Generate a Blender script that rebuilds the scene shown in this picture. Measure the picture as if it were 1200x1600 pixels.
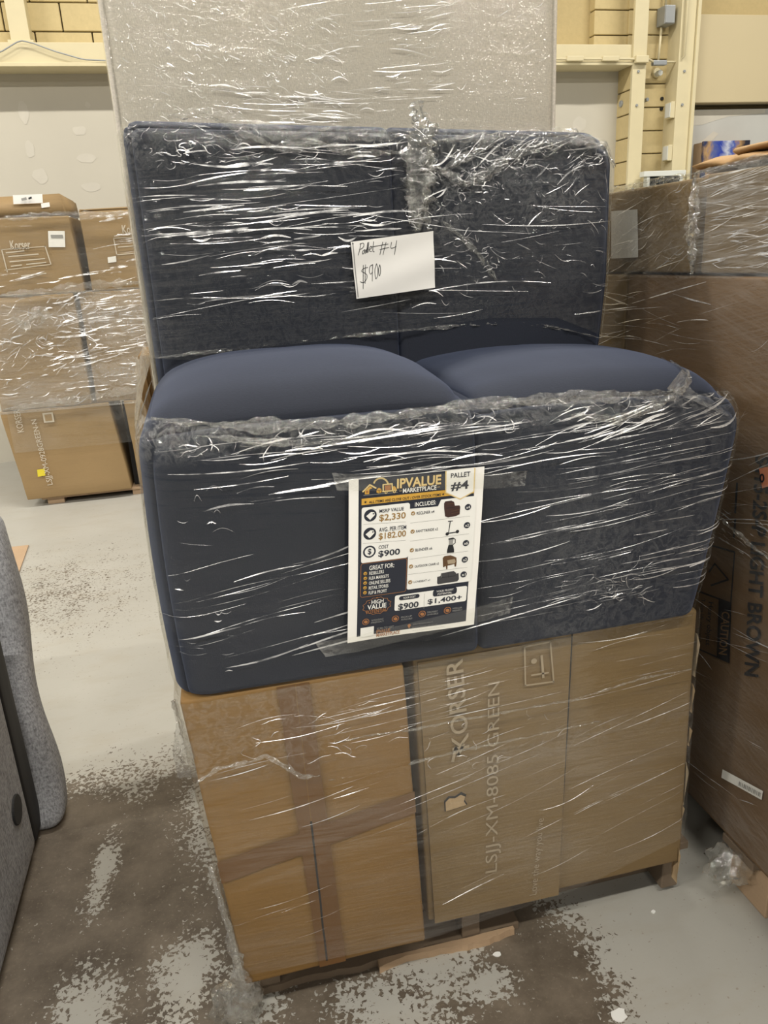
import bpy, bmesh, math, random
import numpy as np
from mathutils import Vector, Matrix, noise as mnoise

random.seed(4); RNG = np.random.RandomState(4)
S = bpy.context.scene
COL = S.collection
for o in list(bpy.data.objects):
    bpy.data.objects.remove(o)

# ------------------------------------------------------------------ camera
F = 1200.0                       # focal length in pixels of the 1200x1600 frame
CAMH = 1.40
_n = np.array([192., 3572., F]); _n /= np.linalg.norm(_n)
_dx = 5700.; _dy = (-F*F - 192*_dx)/3572
AX = np.array([_dx, _dy, F]); AX /= np.linalg.norm(AX)
AZ = -_n
AY = np.cross(AZ, AX)
if AY[2] < 0: AY = -AY
cd = bpy.data.cameras.new('camera'); cam = bpy.data.objects.new('camera', cd); COL.objects.link(cam)
cd.sensor_fit = 'VERTICAL'; cd.sensor_height = 32.0; cd.lens = F*32.0/1600.0
cd.clip_start = 0.02; cd.clip_end = 60
_r = Vector((AX[0], AY[0], AZ[0])); _d = Vector((AX[1], AY[1], AZ[1])); _f = Vector((AX[2], AY[2], AZ[2]))
M = Matrix((( _r.x, -_d.x, -_f.x, 0), (_r.y, -_d.y, -_f.y, 0), (_r.z, -_d.z, -_f.z, CAMH), (0, 0, 0, 1)))
cam.matrix_world = M
S.camera = cam

# ------------------------------------------------------------------ world, lights, exposure
S.view_settings.view_transform = 'Standard'; S.view_settings.look = 'None'
S.view_settings.gamma = 1.0; S.view_settings.use_curve_mapping = False
S.view_settings.exposure = 0.17
w = bpy.data.worlds.new('warehouse_ambient'); S.world = w; w.use_nodes = True
w.node_tree.nodes['Background'].inputs[0].default_value = (1.0, 0.95, 0.87, 1)
w.node_tree.nodes['Background'].inputs[1].default_value = 0.10
S.cycles.transparent_max_bounces = 16
S.cycles.max_bounces = 4; S.cycles.diffuse_bounces = 2; S.cycles.glossy_bounces = 2
S.cycles.caustics_reflective = False; S.cycles.caustics_refractive = False
S.cycles.sample_clamp_indirect = 4.0

def strip_light(x, y, z, lx, ly, power, rot=0.0, col=(1.0, 0.95, 0.86)):
    l = bpy.data.lights.new('high_bay_light', 'AREA'); l.shape = 'RECTANGLE'; l.size = lx; l.size_y = ly
    l.energy = power; l.color = col
    o = bpy.data.objects.new('high_bay_light', l); COL.objects.link(o); o.location = (x, y, z); o.rotation_euler = (0, 0, rot)
    return o
# rows of high bay lamps under the warehouse ceiling, plus an added fill pair
for y in (3.4, -1.9):  # unseen far-left pair, added to brighten the left-facing carton sides
    strip_light(-8.4, y, 5.6, 2.4, 0.16, 380)
for x in (-4.0, 0.4, 4.8):
    strip_light(x, 3.4, 5.6, 2.4, 0.16, 155)
for x in (-3.4, 0.6, 4.6):
    strip_light(x, -1.9, 5.6, 2.4, 0.14, 150)
for x in (-3.4, 0.6, 4.6):
    strip_light(x, -7.0, 5.6, 2.4, 0.14, 150)

# ------------------------------------------------------------------ pixel helpers (a pixel plus a known plane gives a point)
def _ray(u, v):
    d = np.array([(u-600)/F, (v-800)/F, 1.]); return np.array([d@AX, d@AY, d@AZ])
def PY(u, v, y): r = _ray(u, v); p = r*(y/r[1]); p[2] += CAMH; return p
def PX(u, v, x): r = _ray(u, v); p = r*(x/r[0]); p[2] += CAMH; return p
def PZ(u, v, z): r = _ray(u, v); p = r*((z-CAMH)/r[2]); p[2] += CAMH; return p

# ------------------------------------------------------------------ noise in numpy
_LAT = RNG.rand(257, 257); _LAT[256] = _LAT[0]; _LAT[:, 256] = _LAT[:, 0]
def vn(u, v, s=0):
    u = np.asarray(u, float)+s*17.31; v = np.asarray(v, float)+s*9.77
    iu = np.floor(u).astype(int); iv = np.floor(v).astype(int); fu = u-iu; fv = v-iv
    fu = fu*fu*(3-2*fu); fv = fv*fv*(3-2*fv); iu %= 256; iv %= 256
    a = _LAT[iu, iv]; b = _LAT[iu+1, iv]; c = _LAT[iu, iv+1]; d = _LAT[iu+1, iv+1]
    return (a*(1-fu)+b*fu)*(1-fv)+(c*(1-fu)+d*fu)*fv - 0.5
def fbm(u, v, s=0, o=3):
    r = 0; a = 1
    for i in range(o):
        r = r + a*vn(np.asarray(u)*2**i, np.asarray(v)*2**i, s+i*3); a *= .5
    return r

# ------------------------------------------------------------------ materials
class NT:
    def __init__(s, name):
        s.m = bpy.data.materials.new(name); s.m.use_nodes = True; s.t = s.m.node_tree; s.t.nodes.clear()
        s.out = s.t.nodes.new('ShaderNodeOutputMaterial')
    def n(s, typ, ins=None, **kw):
        nd = s.t.nodes.new('ShaderNode'+typ)
        for k, v in kw.items(): setattr(nd, k, v)
        for k, v in (ins or {}).items():
            if isinstance(v, bpy.types.NodeSocket): s.t.links.new(v, nd.inputs[k])
            else: nd.inputs[k].default_value = v
        return nd
    def math(s, op, a, b=0.0, clamp=False):
        nd = s.n('Math', {0: a, 1: b}, operation=op); nd.use_clamp = clamp; return nd.outputs[0]
    def mix(s, f, a, b):
        nd = s.n('Mix', {0: f, 6: a, 7: b}, data_type='RGBA'); return nd.outputs[2]
    def ramp(s, f, stops):
        nd = s.n('ValToRGB', {0: f}); e = nd.color_ramp.elements
        while len(e) < len(stops): e.new(0.5)
        for i, (p, c) in enumerate(stops): e[i].position = p; e[i].color = c if len(c) == 4 else (*c, 1)
        return nd.outputs[0]
    def noise(s, vec, scale, detail=3, rough=.55, dist=0.):
        return s.n('TexNoise', {'Vector': vec, 'Scale': scale, 'Detail': detail, 'Roughness': rough, 'Distortion': dist}).outputs[0]
    def mapping(s, vec, scale=(1, 1, 1), rot=(0, 0, 0), loc=(0, 0, 0)):
        return s.n('Mapping', {'Vector': vec, 'Scale': scale, 'Rotation': rot, 'Location': loc}).outputs[0]
    def coord(s, which='Object'):
        return s.n('TexCoord').outputs[which]
    def bsdf(s, **k):
        p = s.n('BsdfPrincipled', k); s.t.links.new(p.outputs[0], s.out.inputs[0]); return p
def c4(c): return (c[0], c[1], c[2], 1)
def sc(c, k): return tuple(min(1, x*k) for x in c)

def mat_plain(name, col, rough=.6, var=.12, scale=20, bump=0.0, metal=0.0):
    t = NT(name); co = t.coord(); nz = t.noise(co, scale, 4)
    colr = t.mix(nz, c4(sc(col, 1-var)), c4(sc(col, 1+var)))
    k = {'Base Color': colr, 'Roughness': rough, 'Metallic': metal}
    if bump:
        b = t.n('Bump', {'Height': nz, 'Strength': 1.0, 'Distance': bump}); k['Normal'] = b.outputs[0]
    t.bsdf(**k); return t.m

def mat_cardboard(name, col, dirt=.25):
    t = NT(name); co = t.coord()
    big = t.noise(co, 3.0, 5, .6); fib = t.noise(t.mapping(co, (6, 6, 160)), 1.0, 2)
    fine = t.noise(co, 240, 2); sm = t.noise(t.mapping(co, (3, 3, 14), loc=(3, 1, 7)), 2.0, 4, .65)
    c = t.mix(big, c4(sc(col, .86)), c4(sc(col, 1.12)))
    c = t.mix(t.math('MULTIPLY', fib, .28), c, c4(sc(col, .72)))
    c = t.mix(t.math('MULTIPLY', t.math('GREATER_THAN', fine, .64), .22), c, c4(sc(col, .6)))
    d = t.ramp(sm, [(.52, (0, 0, 0)), (.78, (1, 1, 1))])
    c = t.mix(t.math('MULTIPLY', d, dirt), c, c4((.12, .085, .055)))
    b = t.n('Bump', {'Height': t.math('ADD', t.math('MULTIPLY', fib, .5), t.math('MULTIPLY', big, 2.0)), 'Strength': .6, 'Distance': .0015})
    t.bsdf(**{'Base Color': c, 'Roughness': .72, 'Normal': b.outputs[0]}); return t.m

def mat_fabric(name, col, heather=.25, scale=900, bump=.0006, streaks=0.0, sheen=.0):
    t = NT(name); co = t.coord()
    a = t.noise(t.mapping(co, (1, 1, .35)), scale, 2); b_ = t.noise(t.mapping(co, (.35, .35, 1)), scale*.8, 2); big = t.noise(co, 5, 3)
    h = t.math('ADD', t.math('MULTIPLY', a, .5), t.math('MULTIPLY', b_, .5))
    c = t.ramp(h, [(.36, sc(col, 1-heather)), (.64, sc(col, 1+heather))])
    c = t.mix(t.math('MULTIPLY', big, .25), c, c4(sc(col, .75)))
    if streaks:
        s_ = t.noise(t.mapping(co, (60, 60, 14)), 4, 3, .7)
        c = t.mix(t.ramp(s_, [(.42, (0, 0, 0)), (.62, (streaks, streaks, streaks))]), c, c4(sc(col, 1.9)))
    bp = t.n('Bump', {'Height': h, 'Strength': .8, 'Distance': bump})
    k = {'Base Color': c, 'Roughness': .85, 'Normal': bp.outputs[0]}
    if sheen: k['Sheen Weight'] = sheen; k['Sheen Tint'] = (.42, .55, 1.0, 1); k['Sheen Roughness'] = .55
    t.bsdf(**k); return t.m

def mat_film(name, a1=0.03, a2=-0.08, haze=.05, streak=.35, gain=2.2, d1=.0012, d2=.0004, cr=.003, rough=.13, s1=(1.3, 36), s2=(3.0, 120), crs=42, tint=(.97, .97, .95), veil=.05):
    """clear stretch film: mostly transparent, fresnel gloss on wrinkles, milky where stretched folds overlap"""
    t = NT(name); uv = t.coord('UV')
    r1 = t.mapping(uv, rot=(0, 0, a1)); r2 = t.mapping(uv, rot=(0, 0, a2))
    n1 = t.noise(t.mapping(r1, (s1[0], s1[1], 1)), 1.0, 2, .55)
    n2 = t.noise(t.mapping(r2, (s2[0], s2[1], 1), loc=(3, 7, 0)), 1.0, 2, .6)
    n3 = t.noise(t.mapping(r1, (.9, 210, 1), loc=(9, 2, 0)), 1.0, 2, .5)
    crum = t.n('Attribute', attribute_name='crumple').outputs['Fac']
    cn = t.noise(uv, crs, 3, .62, 1.2)
    h = t.math('ADD', t.math('MULTIPLY', n1, d1*1000), t.math('MULTIPLY', n2, d2*1000))
    h = t.math('ADD', h, t.math('MULTIPLY', t.math('MULTIPLY', cn, crum), cr*1000))
    h = t.math('ADD', h, t.math('MULTIPLY', n3, d2*420))
    bp = t.n('Bump', {'Height': h, 'Strength': 1.0, 'Distance': .001})
    inc = t.n('NewGeometry').outputs['Incoming']
    dt = t.math('ABSOLUTE', t.n('VectorMath', {0: bp.outputs[0], 1: inc}, operation='DOT_PRODUCT').outputs['Value'])
    sch = t.math('POWER', t.math('SUBTRACT', 1.0, dt, True), 5.0)
    fr = t.math('MULTIPLY_ADD', sch, .5); fr.node.inputs[2].default_value = .045      # thin sheet reflectance, same from both sides
    gf = t.math('MULTIPLY', fr, gain, True)
    ridge = t.math('SUBTRACT', 1.0, t.math('ABSOLUTE', t.math('MULTIPLY', t.math('SUBTRACT', n2, .5), 5.0)), True)
    ridge = t.math('POWER', ridge, 3.0)
    ridge3 = t.math('POWER', t.math('SUBTRACT', 1.0, t.math('ABSOLUTE', t.math('MULTIPLY', t.math('SUBTRACT', n3, .5), 6.0)), True), 4.0)
    patch = t.ramp(t.noise(t.mapping(r1, (1.5, 5, 1), loc=(1, 4, 0)), 1.0, 3), [(.4, (.1, .1, .1)), (.65, (1, 1, 1))])
    sk = t.math('MULTIPLY', t.math('MAXIMUM', ridge, ridge3), patch)
    cridge = t.math('POWER', t.math('SUBTRACT', 1.0, t.math('ABSOLUTE', t.math('MULTIPLY', t.math('SUBTRACT', cn, .5), 7.0)), True), 2.0)
    hz = t.math('MULTIPLY_ADD', sk, streak) ; hz.node.inputs[2].default_value = haze
    hz = t.math('ADD', hz, t.math('MULTIPLY', patch, veil))
    hz = t.math('ADD', hz, t.math('MULTIPLY', t.math('MULTIPLY', cridge, crum), .20), True)
    tr = t.n('BsdfTransparent', {0: c4(tint)}); df = t.n('BsdfDiffuse', {0: (.80, .80, .78, 1), 'Normal': bp.outputs[0]})
    gl = t.n('BsdfAnisotropic', {'Roughness': rough, 'Color': (1, 1, 1, 1), 'Normal': bp.outputs[0]})
    mx = t.n('MixShader', {0: hz, 1: tr.outputs[0], 2: df.outputs[0]})
    mx2 = t.n('MixShader', {0: gf, 1: mx.outputs[0], 2: gl.outputs[0]})
    t.t.links.new(mx2.outputs[0], t.out.inputs[0]); return t.m

def mat_floor():
    t = NT('worn_painted_concrete'); co = t.coord()
    sep = t.n('SeparateXYZ', {0: co}); x, y = sep.outputs[0], sep.outputs[1]
    # wear regions: where the grey floor paint has been scuffed off (positive = bare)
    def blob(cx, cy, rx, ry, rot=0.):
        v = t.mapping(t.n('VectorMath', {0: co, 1: (cx, cy, 0)}, operation='SUBTRACT').outputs[0], rot=(0, 0, rot))
        v = t.n('VectorMath', {0: v, 1: (1/rx, 1/ry, 0)}, operation='MULTIPLY').outputs[0]
        l = t.n('VectorMath', {0: v}, operation='LENGTH').outputs['Value']
        return t.math('SUBTRACT', 1.0, l)
    bare = None
    for b in [(-.30, 1.30, .62, .70, 0), (-.55, 1.7, .35, .33, 0), (.44, 1.02, .20, .34, .12), (.1, .8, .5, .3, 0), (.45, 1.4, .14, .2, 0), (-.2, 1.8, .12, .22, 0)]:
        v = t.math('MULTIPLY', blob(*b), .75); bare = v if bare is None else t.math('MAXIMUM', bare, v)
    for b in [(.315, 1.18, .085, .085, 0), (.20, 1.10, .09, .05, .6), (-.10, 1.80, .075, .20, 0), (-.185, 1.29, .055, .09, 0.2), (-.39, 1.64, .026, .10, 0.1), (-.38, 1.23, .06, .10, 0), (-.05, 1.22, .05, .08, 0), (.27, 1.0, .05, .05, 0), (.40,1.10,.05,.03,0)]:
        v = t.math('MULTIPLY', blob(*b), -.24); bare = t.math('MINIMUM', bare, v)
    bare = t.math('MAXIMUM', bare, t.math('SUBTRACT', t.math('MULTIPLY', blob(-.80, 3.5, .35, .45), .12), .13))
    n1 = t.noise(co, 11, 6, .68); n2 = t.noise(co, 85, 4, .62, .5); n3 = t.noise(co, 120, 3, .6)
    e = t.math('ADD', t.math('MULTIPLY', t.math('SUBTRACT', n1, .5), .55), t.math('MULTIPLY', t.math('SUBTRACT', n2, .5), 1.25))
    bm = t.math('MAXIMUM', t.math('MINIMUM', bare, .26), -.30)
    field = t.math('ADD', bm, e)
    mask = t.ramp(field, [(.0, (0, 0, 0)), (.03, (1, 1, 1))])
    paint = t.mix(t.noise(co, 2.2, 5, .6), (.345, .335, .30, 1), (.44, .43, .39, 1))
    sp = t.ramp(t.noise(co, 95, 2), [(.29, (1, 1, 1)), (.32, (0, 0, 0))])
    paint = t.mix(t.math('MULTIPLY', sp, .5), paint, (.20, .16, .11, 1))
    scuff = t.ramp(t.noise(t.mapping(co, (1, 2.2, 1)), 5, 6, .7), [(.50, (0, 0, 0)), (.72, (1, 1, 1))])
    paint = t.mix(t.math('MULTIPLY', scuff, .35), paint, (.33, .29, .225, 1))
    conc = t.mix(t.ramp(t.noise(co, 6, 6, .7), [(.36, (0, 0, 0)), (.66, (1, 1, 1))]), (.082, .064, .046, 1), (.175, .143, .108, 1))
    conc = t.mix(t.ramp(n3, [(.58, (0, 0, 0)), (.72, (.5, .5, .5))]), conc, (.24, .2, .15, 1))
    c = t.mix(mask, paint, conc)
    hgt = t.math('ADD', t.math('MULTIPLY', mask, -.6), t.math('MULTIPLY', n2, .5))
    bp = t.n('Bump', {'Height': hgt, 'Strength': .5, 'Distance': .001})
    rg = t.math('MULTIPLY_ADD', mask, .12); rg.node.inputs[2].default_value = .42
    t.bsdf(**{'Base Color': c, 'Roughness': rg, 'Normal': bp.outputs[0]}); return t.m

MT = {}
MT['floor'] = mat_floor()
MT['block'] = mat_plain('cream_painted_block', (.60, .485, .25), .7, .10, 30, .0008)
MT['mortar'] = mat_plain('cream_mortar', (.53, .42, .21), .8, .1, 40, .0006)
MT['beam'] = mat_plain('cream_painted_steel', (.70, .62, .40), .5, .07, 8)
MT['drywall'] = mat_plain('finished_drywall', (.55, .52, .44), .75, .05, 3)
MT['drywall_raw'] = mat_plain('taped_drywall', (.52, .52, .49), .8, .12, 4)
MT['creampanel'] = mat_plain('cream_wall_panel', (.60, .51, .32), .6, .03, 3)
MT['filler'] = mat_plain('joint_compound', (.59, .56, .485), .8, .08, 12)
MT['galv'] = mat_plain('grey_box_metal', (.36, .38, .39), .45, .08, 20, 0, .3)
MT['dark'] = mat_plain('black_void', (.012, .012, .013), .7, .1, 20)
MT['glass'] = mat_plain('dark_screen', (.012, .016, .018), .15, .1, 5)
MT['whiteframe'] = mat_plain('white_frame', (.72, .74, .70), .5, .04, 8)
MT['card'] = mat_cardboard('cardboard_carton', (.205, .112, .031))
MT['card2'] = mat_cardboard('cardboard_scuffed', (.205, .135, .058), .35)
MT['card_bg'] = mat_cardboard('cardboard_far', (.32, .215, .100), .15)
MT['card_r'] = mat_cardboard('cardboard_brown', (.150, .086, .038), .2)  # brown lowered further to carry the shade cast by the centre stack
MT['kraft'] = mat_cardboard('kraft_paper', (.44, .27, .12), .1)
MT['cardin'] = mat_plain('torn_corrugation', (.42, .30, .17), .8, .2, 60, .001)
MT['tape'] = mat_plain('brown_tape', (.125, .060, .019), .38, .10, 9)
MT['navy'] = mat_fabric('navy_upholstery', (.0085, .0115, .021), .13, 700, .0005, 0, .14)
MT['grey'] = mat_fabric('light_grey_upholstery', (.62, .575, .50), .14, 420, .0008)
MT['chenille'] = mat_fabric('heather_grey_chenille', (.25, .255, .27), .45, 260, .0015, .55)
MT['wood'] = mat_cardboard('pallet_wood', (.17, .125, .085), .5)
MT['woodlight'] = mat_cardboard('splintered_wood', (.46, .32, .2), .1)
MT['paper'] = mat_plain('white_paper', (.84, .83, .80), .6, .03, 14)
MT['label'] = mat_plain('label_paper', (.84, .83, .80), .5, .03, 20)
MT['ink'] = mat_plain('black_ink', (.010, .011, .015), .5, .1, 30)
MT['navyink'] = mat_plain('navy_ink', (.012, .016, .030), .45, .1, 30)
MT['whiteink'] = mat_plain('white_ink', (.80, .80, .77), .5, .03, 30)
MT['gold'] = mat_plain('gold_ink', (.60, .34, .05), .5, .15, 60)
MT['goldlight'] = mat_plain('pale_gold_ink', (.72, .56, .26), .5, .1, 60)
MT['bronze'] = mat_plain('bronze_ink', (.30, .175, .045), .5, .1, 40)
MT['copper'] = mat_plain('copper_ink', (.36, .155, .055), .5, .1, 40)
MT['greyink'] = mat_plain('grey_ink', (.30, .30, .29), .5, .1, 40)
MT['leather'] = mat_plain('printed_brown_leather', (.045, .018, .015), .5, .3, 90)
MT['rattan'] = mat_plain('printed_rattan', (.11, .055, .022), .5, .3, 120)
MT['sofagrey'] = mat_plain('printed_grey_sofa', (.045, .045, .05), .5, .2, 60)
MT['pale'] = mat_plain('pale_carton_print', (.36, .29, .20), .7, .15, 60)
MT['palefar'] = mat_plain('pale_far_print', (.60, .53, .43), .7, .1, 30)
MT['orange'] = mat_plain('orange_sticker', (.62, .20, .09), .5, .06, 20)
MT['yellow'] = mat_plain('yellow_sticker', (.75, .62, .04), .5, .06, 20)
MT['filmA'] = mat_film('stretch_film_back', .03, -.07, .0, .028, .6, .0018, .0010, .0040, .05, veil=.003)
MT['filmB'] = mat_film('stretch_film_seat', .10, .05, .0, .012, .36, .0012, .0007, .0035, .05, veil=.002)
MT['filmC'] = mat_film('stretch_film_cartons', .16, .05, .002, .07, .8, .0008, .0004, .003, .08, veil=.025)
MT['filmP'] = mat_film('stretch_film_panel', -.25, .08, .004, .05, 1.6, .0010, .0010, .003, .05, veil=.02)
MT['filmL'] = mat_film('stretch_film_far', .08, -.04, .02, .20, 1.8, .0024, .0010, .005, .08, veil=.05)
MT['filmR'] = mat_film('stretch_film_near', .22, -.30, .004, .09, 1.1, .0010, .0006, .003, .07, veil=.02)
MT['filmX'] = mat_film('stretch_film_bunched', .4, 1.2, .008, .10, 2.6, .0016, .0012, .005, .05, (8, 30), (20, 60), 120, veil=.02)
MT['cleartape'] = mat_film('clear_packing_tape', .0, .05, .012, .01, .9, .0002, .0001, .003, .10, veil=.0)
def mat_crease():
    t = NT('film_crease'); co = t.coord(); k = t.ramp(t.noise(co, 22, 3), [(.36, (.04, .04, .04)), (.66, (.9, .9, .9))])
    df = t.n('BsdfPrincipled', {'Base Color': (.88, .88, .88, 1), 'Roughness': .5}); tr = t.n('BsdfTransparent')
    gl = t.n('BsdfAnisotropic', {'Roughness': .26, 'Color': (1, 1, 1, 1)}); df = t.n('MixShader', {0: .55, 1: df.outputs[0], 2: gl.outputs[0]})
    mx = t.n('MixShader', {0: k, 1: tr.outputs[0], 2: df.outputs[0]}); t.t.links.new(mx.outputs[0], t.out.inputs[0]); return t.m
MT['crease'] = mat_crease()  # white crease colour stands in for glints on the film

# ------------------------------------------------------------------ mesh helpers
def link(name, me, mats, parent=None):
    o = bpy.data.objects.new(name, me); COL.objects.link(o)
    for m in (mats if isinstance(mats, (list, tuple)) else [mats]): me.materials.append(MT[m] if isinstance(m, str) else m)
    if parent is not None: o.parent = parent
    return o
def tag(o, label=None, cat=None, group=None, kind=None):
    if label: o['label'] = label
    if cat: o['category'] = cat
    if group: o['group'] = group
    if kind: o['kind'] = kind
    return o
def empty(name, loc, label, cat, group=None):
    o = bpy.data.objects.new(name, None); COL.objects.link(o); o.empty_display_size = .05
    o.location = loc; tag(o, label, cat, group); bpy.context.view_layer.update(); return o
def fix(o, parent):
    """parent while keeping the mesh where it was modelled (vertices are in world space)"""
    if parent is not None:
        o.parent = parent; o.matrix_parent_inverse = parent.matrix_world.inverted()
    return o
def mesh(name, V, Fc, mats, parent=None, smooth=False, midx=None, uv=None, attr=None):
    me = bpy.data.meshes.new(name); me.from_pydata([tuple(map(float, v)) for v in V], [], [tuple(map(int, f)) for f in Fc]); me.update()
    if smooth: me.shade_smooth()
    o = link(name, me, mats); fix(o, parent)
    if midx is not None: me.polygons.foreach_set('material_index', np.asarray(midx, np.int32))
    if uv is not None:
        l = me.uv_layers.new(name='UVMap'); li = np.empty(len(me.loops), np.int32); me.loops.foreach_get('vertex_index', li)
        l.data.foreach_set('uv', np.asarray(uv, np.float32)[li].ravel())
    if attr is not None:
        a = me.attributes.new('crumple', 'FLOAT', 'POINT'); a.data.foreach_set('value', np.asarray(attr, np.float32).ravel())
    return o
def box(name, x0, x1, y0, y1, z0, z1, mat, parent=None, bev=0.0):
    bm = bmesh.new(); bmesh.ops.create_cube(bm, size=1)
    for v in bm.verts: v.co = ((x0+x1)/2+v.co.x*(x1-x0), (y0+y1)/2+v.co.y*(y1-y0), (z0+z1)/2+v.co.z*(z1-z0))
    if bev: bmesh.ops.bevel(bm, geom=bm.edges[:], offset=bev, segments=2, profile=.6, affect='EDGES')
    me = bpy.data.meshes.new(name); bm.to_mesh(me); bm.free()
    return fix(link(name, me, mat), parent)
def lattice(xs, ys, zs):
    na, nb, nc = len(xs)-1, len(ys)-1, len(zs)-1; idx = {}; V = []; Fc = []
    def g(i, j, k):
        if (i, j, k) not in idx: idx[(i, j, k)] = len(V); V.append((xs[i], ys[j], zs[k]))
        return idx[(i, j, k)]
    for j in range(nb):
        for k in range(nc):
            Fc.append((g(0, j, k), g(0, j, k+1), g(0, j+1, k+1), g(0, j+1, k))); Fc.append((g(na, j, k), g(na, j+1, k), g(na, j+1, k+1), g(na, j, k+1)))
    for i in range(na):
        for k in range(nc):
            Fc.append((g(i, 0, k), g(i+1, 0, k), g(i+1, 0, k+1), g(i, 0, k+1))); Fc.append((g(i, nb, k), g(i, nb, k+1), g(i+1, nb, k+1), g(i+1, nb, k)))
    for i in range(na):
        for j in range(nb):
            Fc.append((g(i, j, 0), g(i, j+1, 0), g(i+1, j+1, 0), g(i+1, j, 0))); Fc.append((g(i, j, nc), g(i+1, j, nc), g(i+1, j+1, nc), g(i, j+1, nc)))
    return np.array(V), Fc
def axis(h, r, m, k=4):
    e = [-h + r*(1-math.cos(a*math.pi/2/k)) for a in range(k)]
    mid = list(np.linspace(-h+r, h-r, m+1)); return np.array(e+mid+[-q for q in e[::-1]])
def softbox(name, x0, x1, y0, y1, z0, z1, r, mat, parent=None, warp=None, m=(14, 10, 10), k=4, edges=()):
    hx, hy, hz = (x1-x0)/2, (y1-y0)/2, (z1-z0)/2
    V, Fc = lattice(axis(hx, r, m[0], k), axis(hy, r, m[1], k), axis(hz, r, m[2], k))
    h = np.array([hx, hy, hz]); q = np.clip(V, -(h-r), h-r); d = V-q; L = np.linalg.norm(d, axis=1, keepdims=True)
    V = np.where(L > 1e-9, q+d/np.maximum(L, 1e-9)*r, V)
    for (ia, sa, ib, sb_, R) in edges:                 # extra rounding of chosen edges
        da = R-(h[ia]-sa*V[:, ia]); db = R-(h[ib]-sb_*V[:, ib]); ok = (da > 0) & (db > 0)
        L2 = np.maximum(np.hypot(da, db), 1e-9); f_ = np.where(ok, np.maximum(da, db)/L2, 1.0)
        V[:, ia] = np.where(ok, sa*(h[ia]-R+da*f_), V[:, ia]); V[:, ib] = np.where(ok, sb_*(h[ib]-R+db*f_), V[:, ib])
    N = V/h                                            # normalised -1..1
    W = V+np.array([(x0+x1)/2, (y0+y1)/2, (z0+z1)/2])
    if warp is not None: W = warp(W, N)
    return mesh(name, W, Fc, mat, parent, True)
def hexa(name, c, r, mat, parent=None, m=(14, 10, 14), dent=.004, seed=0):
    """carton given by eight corners c[ix][iy][iz], rounded edges, slightly dented faces"""
    c = np.array(c, float).reshape(2, 2, 2, 3); d = c.max((0, 1, 2))-c.min((0, 1, 2))
    def warp(W, N):
        t = (N+1)/2; o = np.zeros_like(W)
        for i in (0, 1):
            for j in (0, 1):
                for k in (0, 1):
                    wgt = (t[:, 0] if i else 1-t[:, 0])*(t[:, 1] if j else 1-t[:, 1])*(t[:, 2] if k else 1-t[:, 2])
                    o += wgt[:, None]*c[i, j, k]
        a = fbm(o[:, 0]*5, o[:, 2]*5, seed)*dent; b = fbm(o[:, 1]*5, o[:, 2]*5, seed+5)*dent
        o[:, 1] += a*(1-np.abs(N[:, 0])**6); o[:, 0] += b*.5
        return o
    return softbox(name, 0, d[0], 0, d[1], 0, d[2], r, mat, parent, warp, m, 2)
def carton(x0, x1, y0, y1, z0, z1): return [[[(x, y, z) for z in (z0, z1)] for y in (y0, y1)] for x in (x0, x1)]
def wverts(o):
    me = o.data; a = np.empty(len(me.vertices)*3); me.vertices.foreach_get('co', a); return a.reshape(-1, 3)
def tube(name, pts, rad, mat, parent=None, n=8, film=False, jit=0.0, flat=1.0, seed=0, smooth=True):
    pts = [np.asarray(p, float) for p in pts]; V = []; UV = []; L = 0
    for i, p in enumerate(pts):
        t = pts[min(i+1, len(pts)-1)]-pts[max(i-1, 0)]; t = t/max(1e-9, np.linalg.norm(t))
        a = np.cross(t, (0, 1, 0)); a = a if np.linalg.norm(a) > .05 else np.cross(t, (1, 0, 0)); a /= np.linalg.norm(a); b = np.cross(t, a)
        if i: L += np.linalg.norm(p-pts[i-1])
        r = rad[i] if hasattr(rad, '__len__') else rad
        for k in range(n):
            th = 2*math.pi*k/n; rr = r*(1+jit*2*float(fbm(i*.35+k*3.1, k*1.7+i*.21, seed)))
            V.append(p+a*math.cos(th)*rr+b*math.sin(th)*rr*flat); UV.append((L, th*r))
    Fc = []
    for i in range(len(pts)-1):
        for k in range(n): Fc.append((i*n+k, i*n+(k+1) % n, (i+1)*n+(k+1) % n, (i+1)*n+k))
    Fc.append(tuple(range(n))[::-1]); Fc.append(tuple(range((len(pts)-1)*n, len(pts)*n)))
    return mesh(name, V, Fc, mat, parent, smooth, uv=UV if film else None, attr=np.ones(len(V)) if film else None)
def resample(pts, n):
    pts = np.array(pts, float); d = np.r_[0, np.cumsum(np.linalg.norm(np.diff(pts, axis=0), axis=1))]; s = np.linspace(0, d[-1], n)
    return np.stack([np.interp(s, d, pts[:, k]) for k in range(3)], 1)
def quads(nu, nv): return [(j*nu+i, j*nu+i+1, (j+1)*nu+i+1, (j+1)*nu+i) for j in range(nv-1) for i in range(nu-1)]

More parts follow.
